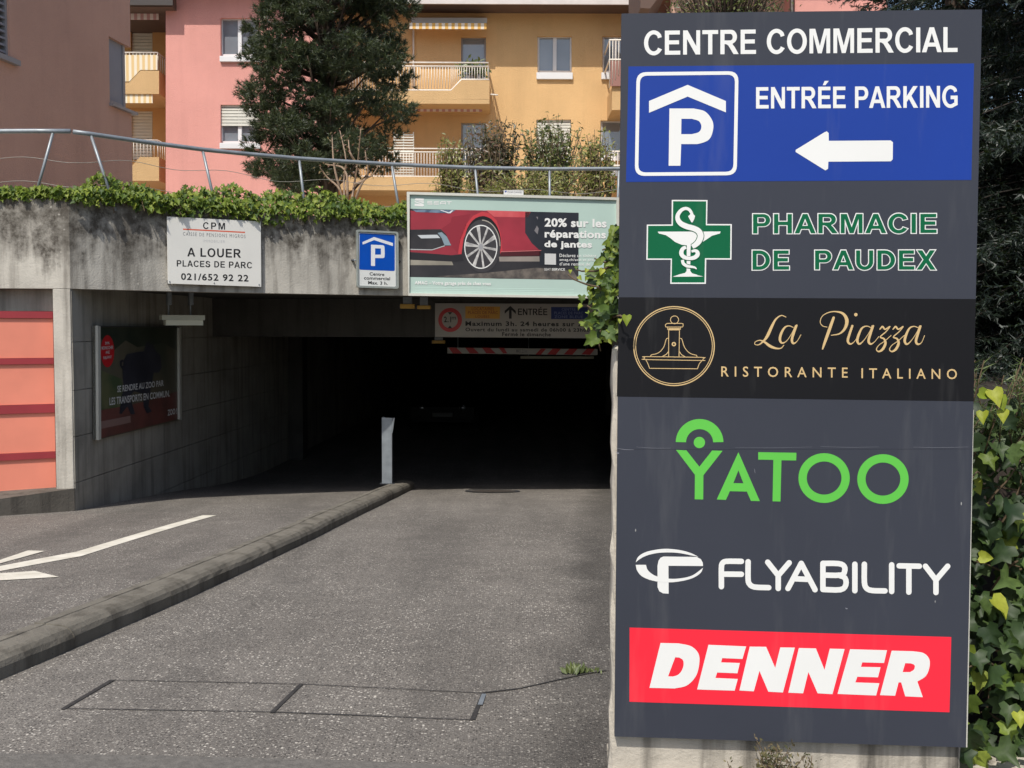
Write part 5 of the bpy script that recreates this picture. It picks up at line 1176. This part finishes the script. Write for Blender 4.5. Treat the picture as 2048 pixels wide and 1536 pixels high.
M['ivy'] = leaf_mat('ivy_leaf', [C(64, 86, 38), C(100, 122, 48), C(130, 146, 54), C(80, 102, 42), C(152, 162, 66), C(112, 130, 50)], .5, .25, .3)
M['ivyd'] = leaf_mat('ivy_leaf_dark', [C(34, 50, 30), C(48, 68, 36), C(70, 92, 46), C(40, 56, 32), C(86, 106, 56)], .5, .15, .3)
M['ivyy'] = leaf_mat('ivy_leaf_young', [C(150, 160, 50), C(172, 176, 66), C(128, 146, 46)], .5, .3, .3)
M['stem'] = pm('ivy_stem', C(92, 76, 56), .8, .2, 20); M['bark'] = pm('bark', C(74, 60, 50), .9, .3, 8, bump=.6, bscale=20)
ivy_m, ivyd_m, ivyy_m, heart_m = leaf_data('ivy_leaf', IVY, M['ivy']), leaf_data('ivy_leaf_dark', IVY, M['ivyd']), leaf_data('ivy_leaf_young', HEART, M['ivyy']), leaf_data('heart_leaf', HEART, M['ivy'])

# --- ivy mat along the parapet
iv = thing('parapet_ivy', 'thick mat of glossy ivy spilling over the top of the concrete parapet', 'ivy', at(480, 425, fac_Y(480, 0)))
items = []
def bump_(x): return .5 + .5 * math.sin(x * .021 + 1) * math.sin(x * .0083 + 2.0) + .18 * math.sin(x * .071)
for k in range(5200):
    px = U(-60, 818) if k > 640 else U(-60, 150)
    thin = px < 150
    if thin and k > 640 and U(0, 1) < .85: continue
    Y0 = fac_Y(px, 0); t = U(0, 1)
    if thin: off = U(-.04, .25); z = BZ1 + U(-.01, .13)
    else:
        off = U(-.10, .40); top = .19 + .17 * bump_(px); ed = min(1, (px - 150) / 40)
        z = BZ1 + U(-.015, top * (1 if off > .05 else .55) * (.5 + .5 * ed))
        if off < 0: z = BZ1 + U(-.10 * bump_(px + 90) - .02, .14)
    p = at(px, 400, Y0 + off); items.append(((p.x, p.y, z), (G(0.05, .45), G(-.75, .35), G(.65, .35)), G(math.pi, .7), U(.038, .080), off))
items.sort(key=lambda i: i[4])
for it in items[:300]: leaf_obj(rnd.choice((ivy_m, heart_m, ivy_m)), *it[:4], iv)
scatter('ivy_leaves', IVY, [i[:4] for i in items[300:]], M['ivy'], iv)
L = []
for k in range(26):
    px = U(150, 800); Y0 = fac_Y(px, 0); a = at(px, 400, Y0 + .2); b = at(px + U(-20, 20), 400, Y0 - .05)
    L.append(([(a.x, a.y, BZ1 + .02), ((a.x + b.x) / 2, (a.y + b.y) / 2 - .06, BZ1 + .05), (b.x, b.y - .04, BZ1 - U(.02, .12))], .006))
stuff(tubes('ivy_stems', L, M['stem'], iv, 4))

# --- ivy on the left end of the sign wall
si = thing('wall_end_ivy', 'bright ivy tuft hanging over the wall end beside the black restaurant panel', 'ivy', SP.at(1215, 640, -.15))
cc = lambda x, y: (1120 + x / 5.486, 440 + y / 5.486)
big = [(370, 730, 92, 1), (240, 850, 88, 0), (245, 945, 72, 1), (440, 870, 84, 1), (580, 790, 90, 0), (480, 940, 66, 0), (265, 1150, 112, 0), (490, 1110, 88, 1), (725, 1085, 105, 1), (655, 1105, 48, 1), (360, 1180, 58, 1), (530, 1225, 76, 0), (205, 625, 54, 1), (110, 545, 42, 1), (180, 505, 44, 0), (300, 545, 50, 1), (470, 560, 72, 1), (590, 520, 60, 0), (300, 620, 52, 1), (520, 750, 66, 0), (600, 680, 62, 0), (420, 1330, 60, 0), (485, 1290, 56, 0), (330, 800, 50, 0), (400, 1030, 52, 0), (300, 1020, 50, 0), (440, 700, 60, 0), (560, 870, 70, 0), (590, 960, 66, 0), (560, 1050, 60, 0), (380, 930, 46, 0), (450, 1180, 56, 0)]
for (x, y, s, yng) in big:
    w = U(.01, .06) if x > 640 else U(-.22, .02)
    m_ = ivyy_m if yng and rnd.random() < .85 else (ivy_m if not yng or rnd.random() < .5 else heart_m)
    leaf_obj(m_, SP.at(*cc(x, y - s * .35), w), (G(-.25, .3), -1, G(.55, .25)), math.pi + G(0, .6), s / 5.486 / 590 * 1.1, si)
for k in range(95):
    y = U(50, 640); x = 628 - U(0, 1) ** 1.6 * (22 + (y - 50) * .40)
    leaf_obj(rnd.choice((ivy_m, ivyd_m, heart_m)), SP.at(*cc(x, y), U(-.28, -.04)), (G(-.3, .5), -1, G(.4, .5)), G(math.pi, 1.0), U(.022, .042), si)
for k in range(75):
    y = U(560, 1310); x = U(380, 625)
    leaf_obj(rnd.choice((ivyd_m, ivy_m, ivy_m)), SP.at(*cc(x, y), U(-.24, .01)), (G(-.3, .5), -1, G(.3, .5)), G(math.pi, 1.0), U(.035, .06), si)
L = []
for pts in ([(600, 900), (430, 720), (290, 690), (150, 635), (85, 575)], [(600, 420), (500, 440), (420, 410), (380, 395)], [(610, 480), (400, 540), (240, 540), (170, 520)], [(600, 1000), (480, 960), (340, 960), (300, 930)], [(600, 1080), (440, 1230), (420, 1330), (455, 1450)], [(610, 90), (585, 130), (560, 260), (600, 420)], [(600, 1060), (660, 1050), (720, 1090)], [(580, 300), (500, 290), (470, 300)], [(600, 900), (380, 1100), (330, 1080)]):
    n = len(pts); L.append(([SP.at(*cc(*p), -.13 + (.17 if p[0] > 640 else 0)) for p in pts], [.0045 * (1 - .6 * i / n) for i in range(n)]))
stuff(tubes('ivy_stems', L, M['stem'], si, 5))

# --- bank with ivy hedge right of the sign
bank = struct(mesh_obj('earth_bank', [(1.50, 3.98, -.1), (9, 3.7, -.1), (9, 4.6, 1.25), (1.50, 4.7, 1.25), (9, 13.9, 1.5), (1.50, 13.9, 1.5), (1.50, 13.9, -.9), (1.50, 3.98, -.2)], [(0, 1, 2, 3), (3, 2, 4, 5), (0, 3, 5, 6)], M['soil']))
hv = thing('ivy_hedge', 'dense dark green ivy covering the bank right of the sign', 'ivy', (1.95, 3.9, .05))
its = []
for k in range(1500):
    x = U(1.50, 3.0); z = U(.06, 1.32); d = U(0, 1)
    y = 3.70 + .46 * z * .5 + d * .36 - .05 * x
    its.append(((x, y, z), (G(-.15, .45), -1, G(.45, .4)), math.pi + G(0, .6), U(.04, .105), y - .23 * z))
its.sort(key=lambda i: i[4])
vis = [i for i in its if i[0][0] < 2.1]
for i in vis[:270]: leaf_obj(rnd.choice((ivyd_m, ivyd_m, ivyd_m, ivyd_m, ivy_m)) if rnd.random() < .985 else ivyy_m, *i[:4], hv)
scatter('ivy_leaves', IVY, [i[:4] for i in its if i not in vis[:270]], M['ivyd'], hv)
for (x, y, s) in ((1957, 800, 26), (1985, 795, 34), (1996, 808, 28), (1966, 838, 24), (2006, 836, 24), (1958, 1128, 26), (2035, 1440, 28)):
    leaf_obj(ivyy_m, at(x, y - 15, 3.60), (G(-.3, .2), -1, G(.6, .2)), math.pi + G(0, .5), s / 600 * 1.1, hv)
L = []
for k in range(46):
    x = U(1.5, 2.6); z = U(.1, 1.3); p = Vector((x, 3.82 + .2 * z, z)); pts = [p]
    d = Vector((U(-.6, .6), U(-.3, .1), U(-.5, .8))).normalized()
    for _ in range(5): d = (d + Vector((G(0, .3), G(0, .15), G(0, .3)))).normalized(); p = p + d * U(.05, .11); pts.append(p)
    L.append((pts, [.006, .005, .005, .004, .003, .002]))
stuff(tubes('twigs', L, M['stem'], hv, 4))
# rosemary-like shrub on the bank
M['rose'] = leaf_mat('needle_shrub', [C(66, 84, 48), C(96, 116, 66), C(130, 142, 90), C(82, 100, 54)], .5, .15)
rb = thing('needle_shrub', 'grass-like green shrub with thin leaves above the ivy hedge', 'shrub', (1.85, 4.05, 1.2))
its, L = [], []
for k in range(120):
    b = Vector((U(1.55, 2.45), U(3.9, 4.3), 1.12)); d = Vector((G(0, .35), G(-.35, .3), 1)).normalized(); ln = U(.15, .42); pts = [b + d * ln * t for t in (0, .5, 1)]
    L.append((pts, [.004, .003, .002]))
    for j in range(26):
        t = .25 + .75 * j / 26; p = b + d * ln * t; dd = (d * .6 + Vector((G(0, .6), G(0, .6), G(.1, .4)))).normalized()
        its.append((p, dd.cross(Vector((G(0, 1), G(0, 1), G(0, 1)))), 0, U(.035, .065), dd))
def blades(name, its, mat, parent, wd=.055):
    off = np.array(root_loc(parent)); V = []; 
    for (p, nn, r, s, dd) in its:
        side = dd.cross(nn).normalized() if nn.length > 1e-6 else Vector((1, 0, 0)); p = Vector(p)
        V += [p + side * (s * wd), p - side * (s * wd), p + dd * s]
    V = np.array([v[:] for v in V]) - off; n = len(its)
    me = bpy.data.meshes.new(name); me.vertices.add(len(V)); me.vertices.foreach_set('co', V.ravel()); me.loops.add(3 * n); me.loops.foreach_set('vertex_index', np.arange(3 * n, dtype=np.int32))
    me.polygons.add(n); me.polygons.foreach_set('loop_start', np.arange(0, 3 * n, 3, dtype=np.int32)); me.update(calc_edges=True)
    return stuff(link(name, me, parent, mat))
blades('thin_leaves', its, M['rose'], rb); stuff(tubes('stems', L, M['stem'], rb, 4))

# --- conifers
def np_needles(name, P, D, length, width, mat, parent, rs):
    """P, D: arrays of twig points and directions; one thin triangle per needle"""
    n = len(P); R = rs.normal(size=(n, 3)); side = np.cross(D, R); side /= np.linalg.norm(side, axis=1)[:, None] + 1e-9
    V = np.empty((n * 3, 3)); V[0::3] = P + side * width; V[1::3] = P - side * width; V[2::3] = P + D * length[:, None]
    V -= np.array(root_loc(parent))
    me = bpy.data.meshes.new(name); me.vertices.add(3 * n); me.vertices.foreach_set('co', V.ravel()); me.loops.add(3 * n); me.loops.foreach_set('vertex_index', np.arange(3 * n, dtype=np.int32))
    me.polygons.add(n); me.polygons.foreach_set('loop_start', np.arange(0, 3 * n, 3, dtype=np.int32)); me.update(calc_edges=True)
    return stuff(link(name, me, parent, mat))
M['pine'] = leaf_mat('pine_needle', [C(36, 46, 34), C(52, 64, 42), C(72, 84, 54), C(44, 54, 36), C(98, 108, 72)], .5, .08)
rs = np.random.RandomState(11)
PY = 20.0; tb = at(655, 480, PY)
pt = thing('pine_tree', 'dark bushy pine tree standing between the pink and yellow houses', 'tree', (tb.x, PY, 2.86))
PR = [(-320, 590, 720), (-200, 545, 770), (-90, 515, 810), (0, 497, 830), (50, 482, 832), (100, 476, 835), (150, 472, 832), (200, 470, 862), (235, 470, 860), (280, 466, 806), (330, 472, 795), (362, 520, 640), (385, 560, 600)]
def prof(y):
    for a, b in zip(PR[:-1], PR[1:]):
        if a[0] <= y <= b[0]:
            t = (y - a[0]) / (b[0] - a[0]); return a[1] + (b[1] - a[1]) * t, a[2] + (b[2] - a[2]) * t
    return 600, 700
clumps = []
for k in range(4000):
    if len(clumps) >= 205: break
    y = rs.uniform(-310, 375); l, r = prof(y); l += 36; r -= 36
    if r <= l: l = r = (l + r) / 2
    x = rs.uniform(l, r); m_ = (l + r) / 2; h = max(1, (r - l) / 2); q = max(0, 1 - ((x - m_) / h) ** 2) ** .5
    dep = rs.uniform(-1, 1) ** 1 * 1.7 * q; p = np.array(at(x, y, PY + dep))
    p[2] += 0
    if 655 < x < 790 and y > 335: continue
    rad = rs.uniform(.24, .42)
    if any(np.linalg.norm(p - c[0]) < .8 * min(rad, c[1]) for c in clumps): continue
    clumps.append((p, rad))
Pn, Dn = [], []; L = []
axis = np.array((tb.x, PY))
for (p, rad) in clumps:
    zb = max(3.3, p[2] - rs.uniform(.3, .9)); s = np.array((axis[0] + rs.uniform(-.1, .1), axis[1], zb)); mid = (s + p) / 2 + np.array((0, 0, -.12))
    L.append(([s, mid, p], [.035, .024, .010]))
    nt = int(70 * (rad / .33) ** 2)
    for j in range(nt):
        d = rs.normal(size=3); d /= np.linalg.norm(d); d[2] = d[2] * .7 + .12
        tp = p + d * rad * rs.uniform(.45, 1.0) * np.array((1.15, 1.15, .8)); tdir = d + np.array((0, 0, .35)) + rs.normal(size=3) * .2; tdir /= np.linalg.norm(tdir)
        nn = 26; D = tdir[None] * rs.uniform(.2, 1.0, (nn, 1)) + rs.normal(size=(nn, 3)) * .55; D /= np.linalg.norm(D, axis=1)[:, None]
        Pn.append(np.repeat((tp + tdir * .0)[None], nn, 0) + tdir[None] * rs.uniform(0, .09, (nn, 1))); Dn.append(D)
Pn = np.concatenate(Pn); Dn = np.concatenate(Dn)
np_needles('crown', Pn, Dn, rs.uniform(.07, .12, len(Pn)), .0065, M['pine'], pt, rs)
tube('trunk', [(tb.x, PY, 2.8), (tb.x + .05, PY, 4.5), (tb.x - .03, PY, 6.5), (tb.x, PY, 9.8)], [.19, .16, .12, .03], M['bark'], pt, 9)
stuff(tubes('limbs', L, M['bark'], pt, 5))
# spruce to the right of and behind the sign
M['spruce'] = leaf_mat('spruce_needle', [C(24, 34, 28), C(34, 46, 36), C(48, 62, 46), C(28, 38, 30)], .5, .05)
sx, sy = 3.8, 7.2
st_ = thing('spruce_tree', 'very dark spruce tree behind the right edge of the sign', 'tree', (sx, sy, 1.3))
Pn, Dn, L = [], [], []
for k in range(760):
    z = rs.uniform(1.0, 7.2) if k % 3 else rs.uniform(1.0, 3.0); R = 1.75 * (1 - (z - 1.3) / 9.0) + .15 + rs.uniform(-.25, .1); a = rs.uniform(0, 2 * math.pi)
    b = np.array((sx, sy, z + .25)); tip = np.array((sx + R * math.cos(a), sy + R * math.sin(a), z - .15)); L.append(([b, (b + tip) / 2 + np.array((0, 0, .05)), tip], [.009, .006, .002]))
    ax = (tip - b); ln = np.linalg.norm(ax); ax /= ln; sd_ = np.array((-ax[1], ax[0], 0)); sd_ /= np.linalg.norm(sd_)
    for j in range(24):
        t = rs.uniform(.2, 1.0); o = b + (tip - b) * t + np.array((0, 0, .05 * math.sin(t * 3.1))); sg = rs.choice((-1, 1)); dd = ax * .7 + sd_ * sg * rs.uniform(.2, 1) + np.array((0, 0, rs.uniform(-.5, .1))); dd /= np.linalg.norm(dd); tl = rs.uniform(.10, .30)
        nn = 30; q = rs.uniform(0, 1, (nn, 1)); Pn.append(o[None] + dd[None] * q * tl); D = dd[None] * .6 + rs.normal(size=(nn, 3)) * .6; D /= np.linalg.norm(D, axis=1)[:, None]; Dn.append(D)
Pn = np.concatenate(Pn); Dn = np.concatenate(Dn)
np_needles('crown', Pn, Dn, rs.uniform(.035, .06, len(Pn)), .0058, M['spruce'], st_, rs)
M['dbark'] = pm('dark_bark', C(40, 34, 28), .9, .3, 10)
tube('trunk', [(sx, sy, 1.25), (sx, sy, 4), (sx, sy, 9)], [.2, .14, .03], M['bark'], st_, 9); stuff(tubes('limbs', L, M['dbark'], st_, 4))

for (dx, dy, rz_, sc, lab) in ((1.9, 3.0, 1.3, 1.15, 'tall dark spruce standing farther behind the first spruce'), (.9, 4.4, 2.6, 1.0, 'dark spruce at the back, beside the taller spruce')):
    r2 = st_.copy(); COL.objects.link(r2); r2.location = (sx + dx, sy + dy, 1.3); r2.rotation_euler.z = rz_; r2.scale = (sc, sc, sc); r2['label'] = lab; r2['group'] = 'spruces behind the sign'
    for ch in list(st_.children):
        c_ = ch.copy(); COL.objects.link(c_); c_.parent = r2
st_['group'] = 'spruces behind the sign'
# --- shrubs on the garden behind the billboard
M['shrub_red'] = leaf_mat('copper_shrub', [C(74, 66, 50), C(98, 72, 58), C(78, 88, 52), C(108, 80, 66), C(66, 74, 50)], .4, .15)
M['shrub_grn'] = leaf_mat('green_shrub', [C(70, 82, 42), C(98, 108, 54), C(58, 70, 40), C(120, 122, 66)], .4, .2)
M['shrub_yel'] = leaf_mat('yellow_shrub', [C(128, 132, 70), C(150, 148, 84), C(100, 110, 58), C(140, 124, 78)], .45, .25)
def shrub(name, label, px, Y, half, ytop, mat, n, size, group=None, gap=.0, up=.8):
    b = at(px, 420, Y); t = thing(name, label, 'shrub', (b.x, Y, 2.86), group); zt = at(px, ytop, Y).z; hw = half / F * Y
    L, its = [], []
    ns = int(n / 26)
    for k in range(ns):
        a = U(0, 6.283); d = Vector((math.cos(a) * U(.1, 1) * hw, math.sin(a) * U(.1, 1) * min(hw, .7), (zt - 2.86) * U(.55, 1.0))); s = Vector((b.x + U(-.4, .4) * hw, Y + U(-.2, .2), 2.85)); e = Vector((b.x, Y, 2.86)) + d
        m_ = s.lerp(e, .5) + Vector((G(0, .08), G(0, .08), .1)); L.append(([s, m_, e], [.012, .008, .003]))
        for j in range(26):
            tt = U(.18, 1.0) ** .8; p = s.lerp(m_, tt * 2) if tt < .5 else m_.lerp(e, tt * 2 - 1)
            its.append((p + Vector((G(0, .035), G(0, .035), G(0, .035))), (G(0, .6), G(-.6, .5), G(.6, .5)), U(0, 6.283), size * U(.7, 1.3)))
    scatter('foliage', LAUREL, its, mat, t); stuff(tubes('stems', L, M['stem'], t, 4)); return t
shrub('garden_shrub', 'dark copper-leaved shrub in front of the lower balcony', 985, 16.6, 62, 236, M['shrub_red'], 3600, .085)
shrub('garden_shrub', 'green and bronze shrub in front of the slatted blind window', 1105, 17.2, 66, 236, M['shrub_grn'], 3800, .08)
shrub('garden_shrub', 'pale yellow-green cane shrub left of the copper shrub', 900, 16.2, 36, 268, M['shrub_yel'], 1700, .07)
shrub('garden_shrub', 'loose yellow-green shrub beside the sign edge and right house window', 1190, 16.4, 52, 262, M['shrub_yel'], 2200, .075)
shrub('garden_shrub', 'low leafy shrub right behind the billboard frame', 1060, 15.6, 150, 325, M['shrub_yel'], 3400, .07)
# cane stems
# bare rose bush
rz = thing('bare_rose_bush', 'nearly leafless pruned bush with pale stems behind the railing', 'shrub', (at(690, 420, 15.6).x, 15.6, 2.86))
M['twig'] = pm('pale_twig', C(150, 128, 108), .8, .2, 30); M['bud'] = leaf_mat('bud_leaf', [C(120, 70, 62), C(104, 84, 60), C(140, 120, 84)], .5, .2)
L, its = [], []
for pts in ([(690, 425), (680, 380), (655, 355), (640, 335)], [(690, 425), (688, 360), (692, 320), (680, 262)], [(700, 425), (708, 370), (715, 330), (722, 255)], [(700, 425), (725, 365), (745, 350), (758, 330)], [(708, 370), (735, 352), (730, 300)], [(680, 380), (668, 330), (664, 270)], [(695, 400), (690, 340), (650, 328)], [(715, 330), (700, 305), (697, 280)]):
    P = [at(x, y, 15.6 + G(0, .12)) for x, y in pts]; P = [Vector(tuple(q)) for q in smooth_line([p[:] for p in P], 4)]; L.append((P, [.022 * (1 - .75 * i / len(P)) for i in range(len(P))]))
    for p in P[6:]:
        for _ in range(3): its.append((p + Vector((G(0, .03), G(0, .03), G(0, .03))), (G(0, .6), -1, G(.4, .5)), U(0, 6), U(.03, .06)))
stuff(tubes('stems', L, M['twig'], rz, 5)); scatter('buds', LAUREL, its, M['bud'], rz)
# broadleaf tree seen above the sign
lt = thing('garden_tree', 'loose leafy tree rising behind the top of the sign', 'tree', (at(1450, 400, 19).x, 19, 2.86))
tx, ty = lt.location.x, 19.0; L, its = [], []
tube('trunk', [(tx, ty, 2.8), (tx + .1, ty, 4.6), (tx, ty, 6.6)], [.11, .09, .05], M['bark'], lt, 7)
for k in range(300):
    e = Vector((tx + U(-1.25, 1.25), ty + U(-1, 1), U(5.6, 9.2))); s = Vector((tx + U(-.1, .1), ty, U(4.6, 6.5))); m_ = s.lerp(e, .5) + Vector((0, 0, .15)); L.append(([s, m_, e], [.02, .012, .003]))
    for j in range(22):
        p = s.lerp(m_, U(.4, 1)) if U(0, 1) < .3 else m_.lerp(e, U(0, 1.05)); its.append((p + Vector((G(0, .07), G(0, .07), G(0, .07))), (G(0, .6), G(-.5, .6), G(.5, .5)), U(0, 6.28), U(.06, .1)))
scatter('crown', LAUREL, its, M['shrub_grn'], lt); stuff(tubes('limbs', L, M['bark'], lt, 4))
# balcony plant
bp = thing('balcony_plant', 'leafy potted plant behind the upper balcony railing', 'plant', at(948, 158, 34.8))
its = [(at(948 + G(0, 13), 138 + G(0, 9), 34.8 + G(0, .1)), (G(0, .6), -1, G(.5, .5)), U(0, 6), U(.14, .28)) for _ in range(160)]
scatter('foliage', LAUREL, its, M['shrub_grn'], bp); q0 = at(935, 160, 34.7); q1 = at(962, 150, 34.7); box('planter', q0.x, q1.x, 34.68, 34.95, q0.z, q1.z, M['frameg'], bp, .01)
# --- weeds
M['dry'] = leaf_mat('dry_weed', [C(96, 84, 60), C(72, 62, 48), C(118, 108, 70), C(66, 70, 40)], .7, .1)
wd_ = thing('dry_weed', 'withered weed growing against the wall below the red supermarket panel', 'weed', SP.at(1535, 1540, .06))
L, its, tl = [], [], []
for k in range(34):
    s = SP.at(1535 + G(0, 20), 1560, .05 + U(-.03, .05)); d = Vector((G(0, .5), G(-.1, .25), 1)).normalized(); ln = U(.06, .17); P = [s + d * ln * t + Vector((G(0, .008), 0, 0)) for t in (0, .35, .7, 1)]; L.append((P, [.0025, .002, .0016, .001]))
    for p in P[1:]:
        for _ in range(5): its.append((p + Vector((G(0, .012), G(0, .012), G(0, .012))), (G(0, .6), -1, G(.4, .5)), U(0, 6), U(.010, .024)))
stuff(tubes('stems', L, M['stem'], wd_, 4)); scatter('leaves', LAUREL, its, M['dry'], wd_)
rw = on_road(1150, 1348); wt_ = thing('road_weed', 'small green weed sprouting from the crack in the asphalt', 'weed', rw)
its = [(rw + Vector((G(0, .03), G(0, .012), .004)), (G(0, .5), -1, G(.5, .4)), U(-.9, .9), U(.03, .06)) for _ in range(34)] + [(rw + Vector((.07 + G(0, .025), .02 + G(0, .012), .004)), (G(0, .5), -1, G(.5, .4)), U(-.9, .9), U(.015, .03)) for _ in range(26)]
scatter('leaves', LAUREL, its, leaf_mat('road_weed', [C(84, 96, 56), C(104, 114, 66)], .5, .2), wt_)

# ------------------------------------------------------------------ car parked deep in the garage
cp = at(885, 830, 26.5); cz = zroad(26.5)
car = thing('parked_car', 'dark parked car barely visible deep inside the garage', 'car', (cp.x, 26.5, cz))
cb = pm('car_paint', C(7, 7, 9), .5, spec=.15); cgl = glass_mat('car_glass', C(20, 22, 26)); tyre = pm('tyre', C(22, 22, 22), .8)
def car_mesh():
    prof_ = [(0, .28), (0, .62), (.12, .74), (1.05, .92), (1.75, 1.38), (2.9, 1.44), (3.7, 1.05), (4.1, .95), (4.15, .35), (3.6, .25), (.4, .22)]
    V, Fc = [], []; n = len(prof_)
    for sx_, ins in ((-1, .10), (-1, 0), (1, 0), (1, .10)):
        for (y, z) in prof_:
            w = .86 - (.17 if z > 1.0 else 0) - (ins if z < 1 else ins * .6) - (.08 if y < .2 else 0); V.append((cp.x + sx_ * w, 26.5 + y + (ins * .2), cz + z))
    for r in range(3): Fc += [(r * n + i, r * n + (i + 1) % n, (r + 1) * n + (i + 1) % n, (r + 1) * n + i) for i in range(n)]
    Fc += [tuple(range(n - 1, -1, -1)), tuple(range(3 * n, 4 * n))]
    return mesh_obj('body', V, Fc, cb, car)
car_mesh()
mesh_obj('windscreen', [(cp.x - .66, 27.56, cz + .955), (cp.x + .66, 27.56, cz + .955), (cp.x + .58, 28.2, cz + 1.37), (cp.x - .58, 28.2, cz + 1.37)], [(0, 1, 2, 3)], cgl, car)
for sx_ in (-1, 1):
    for y in (.8, 3.3):
        a = Vector((cp.x + sx_ * .87, 26.5 + y, cz + .31)); wv, wf = tube_geo([a, a - Vector((sx_ * .2, 0, 0))], .31, 18); mesh_obj('wheel', wv, wf, tyre, car, False)
    o = Vector((cp.x + sx_ * .5, 26.49, cz + .6)); wv, wf = tube_geo([o, o + Vector((0, .08, 0))], .08, 14); hl = mesh_obj('headlight', wv, wf, pm('headlight', C(230, 232, 236), .05, metal=.9) if sx_ < 0 else bpy.data.materials['headlight'], car, True)
box('number_plate', cp.x - .25, cp.x + .25, 26.47, 26.498, cz + .38, cz + .48, pm('plate', C(90, 90, 88), .6), car); box('bumper', cp.x - .72, cp.x + .72, 26.46, 26.52, cz + .25, cz + .36, tyre, car, .01)
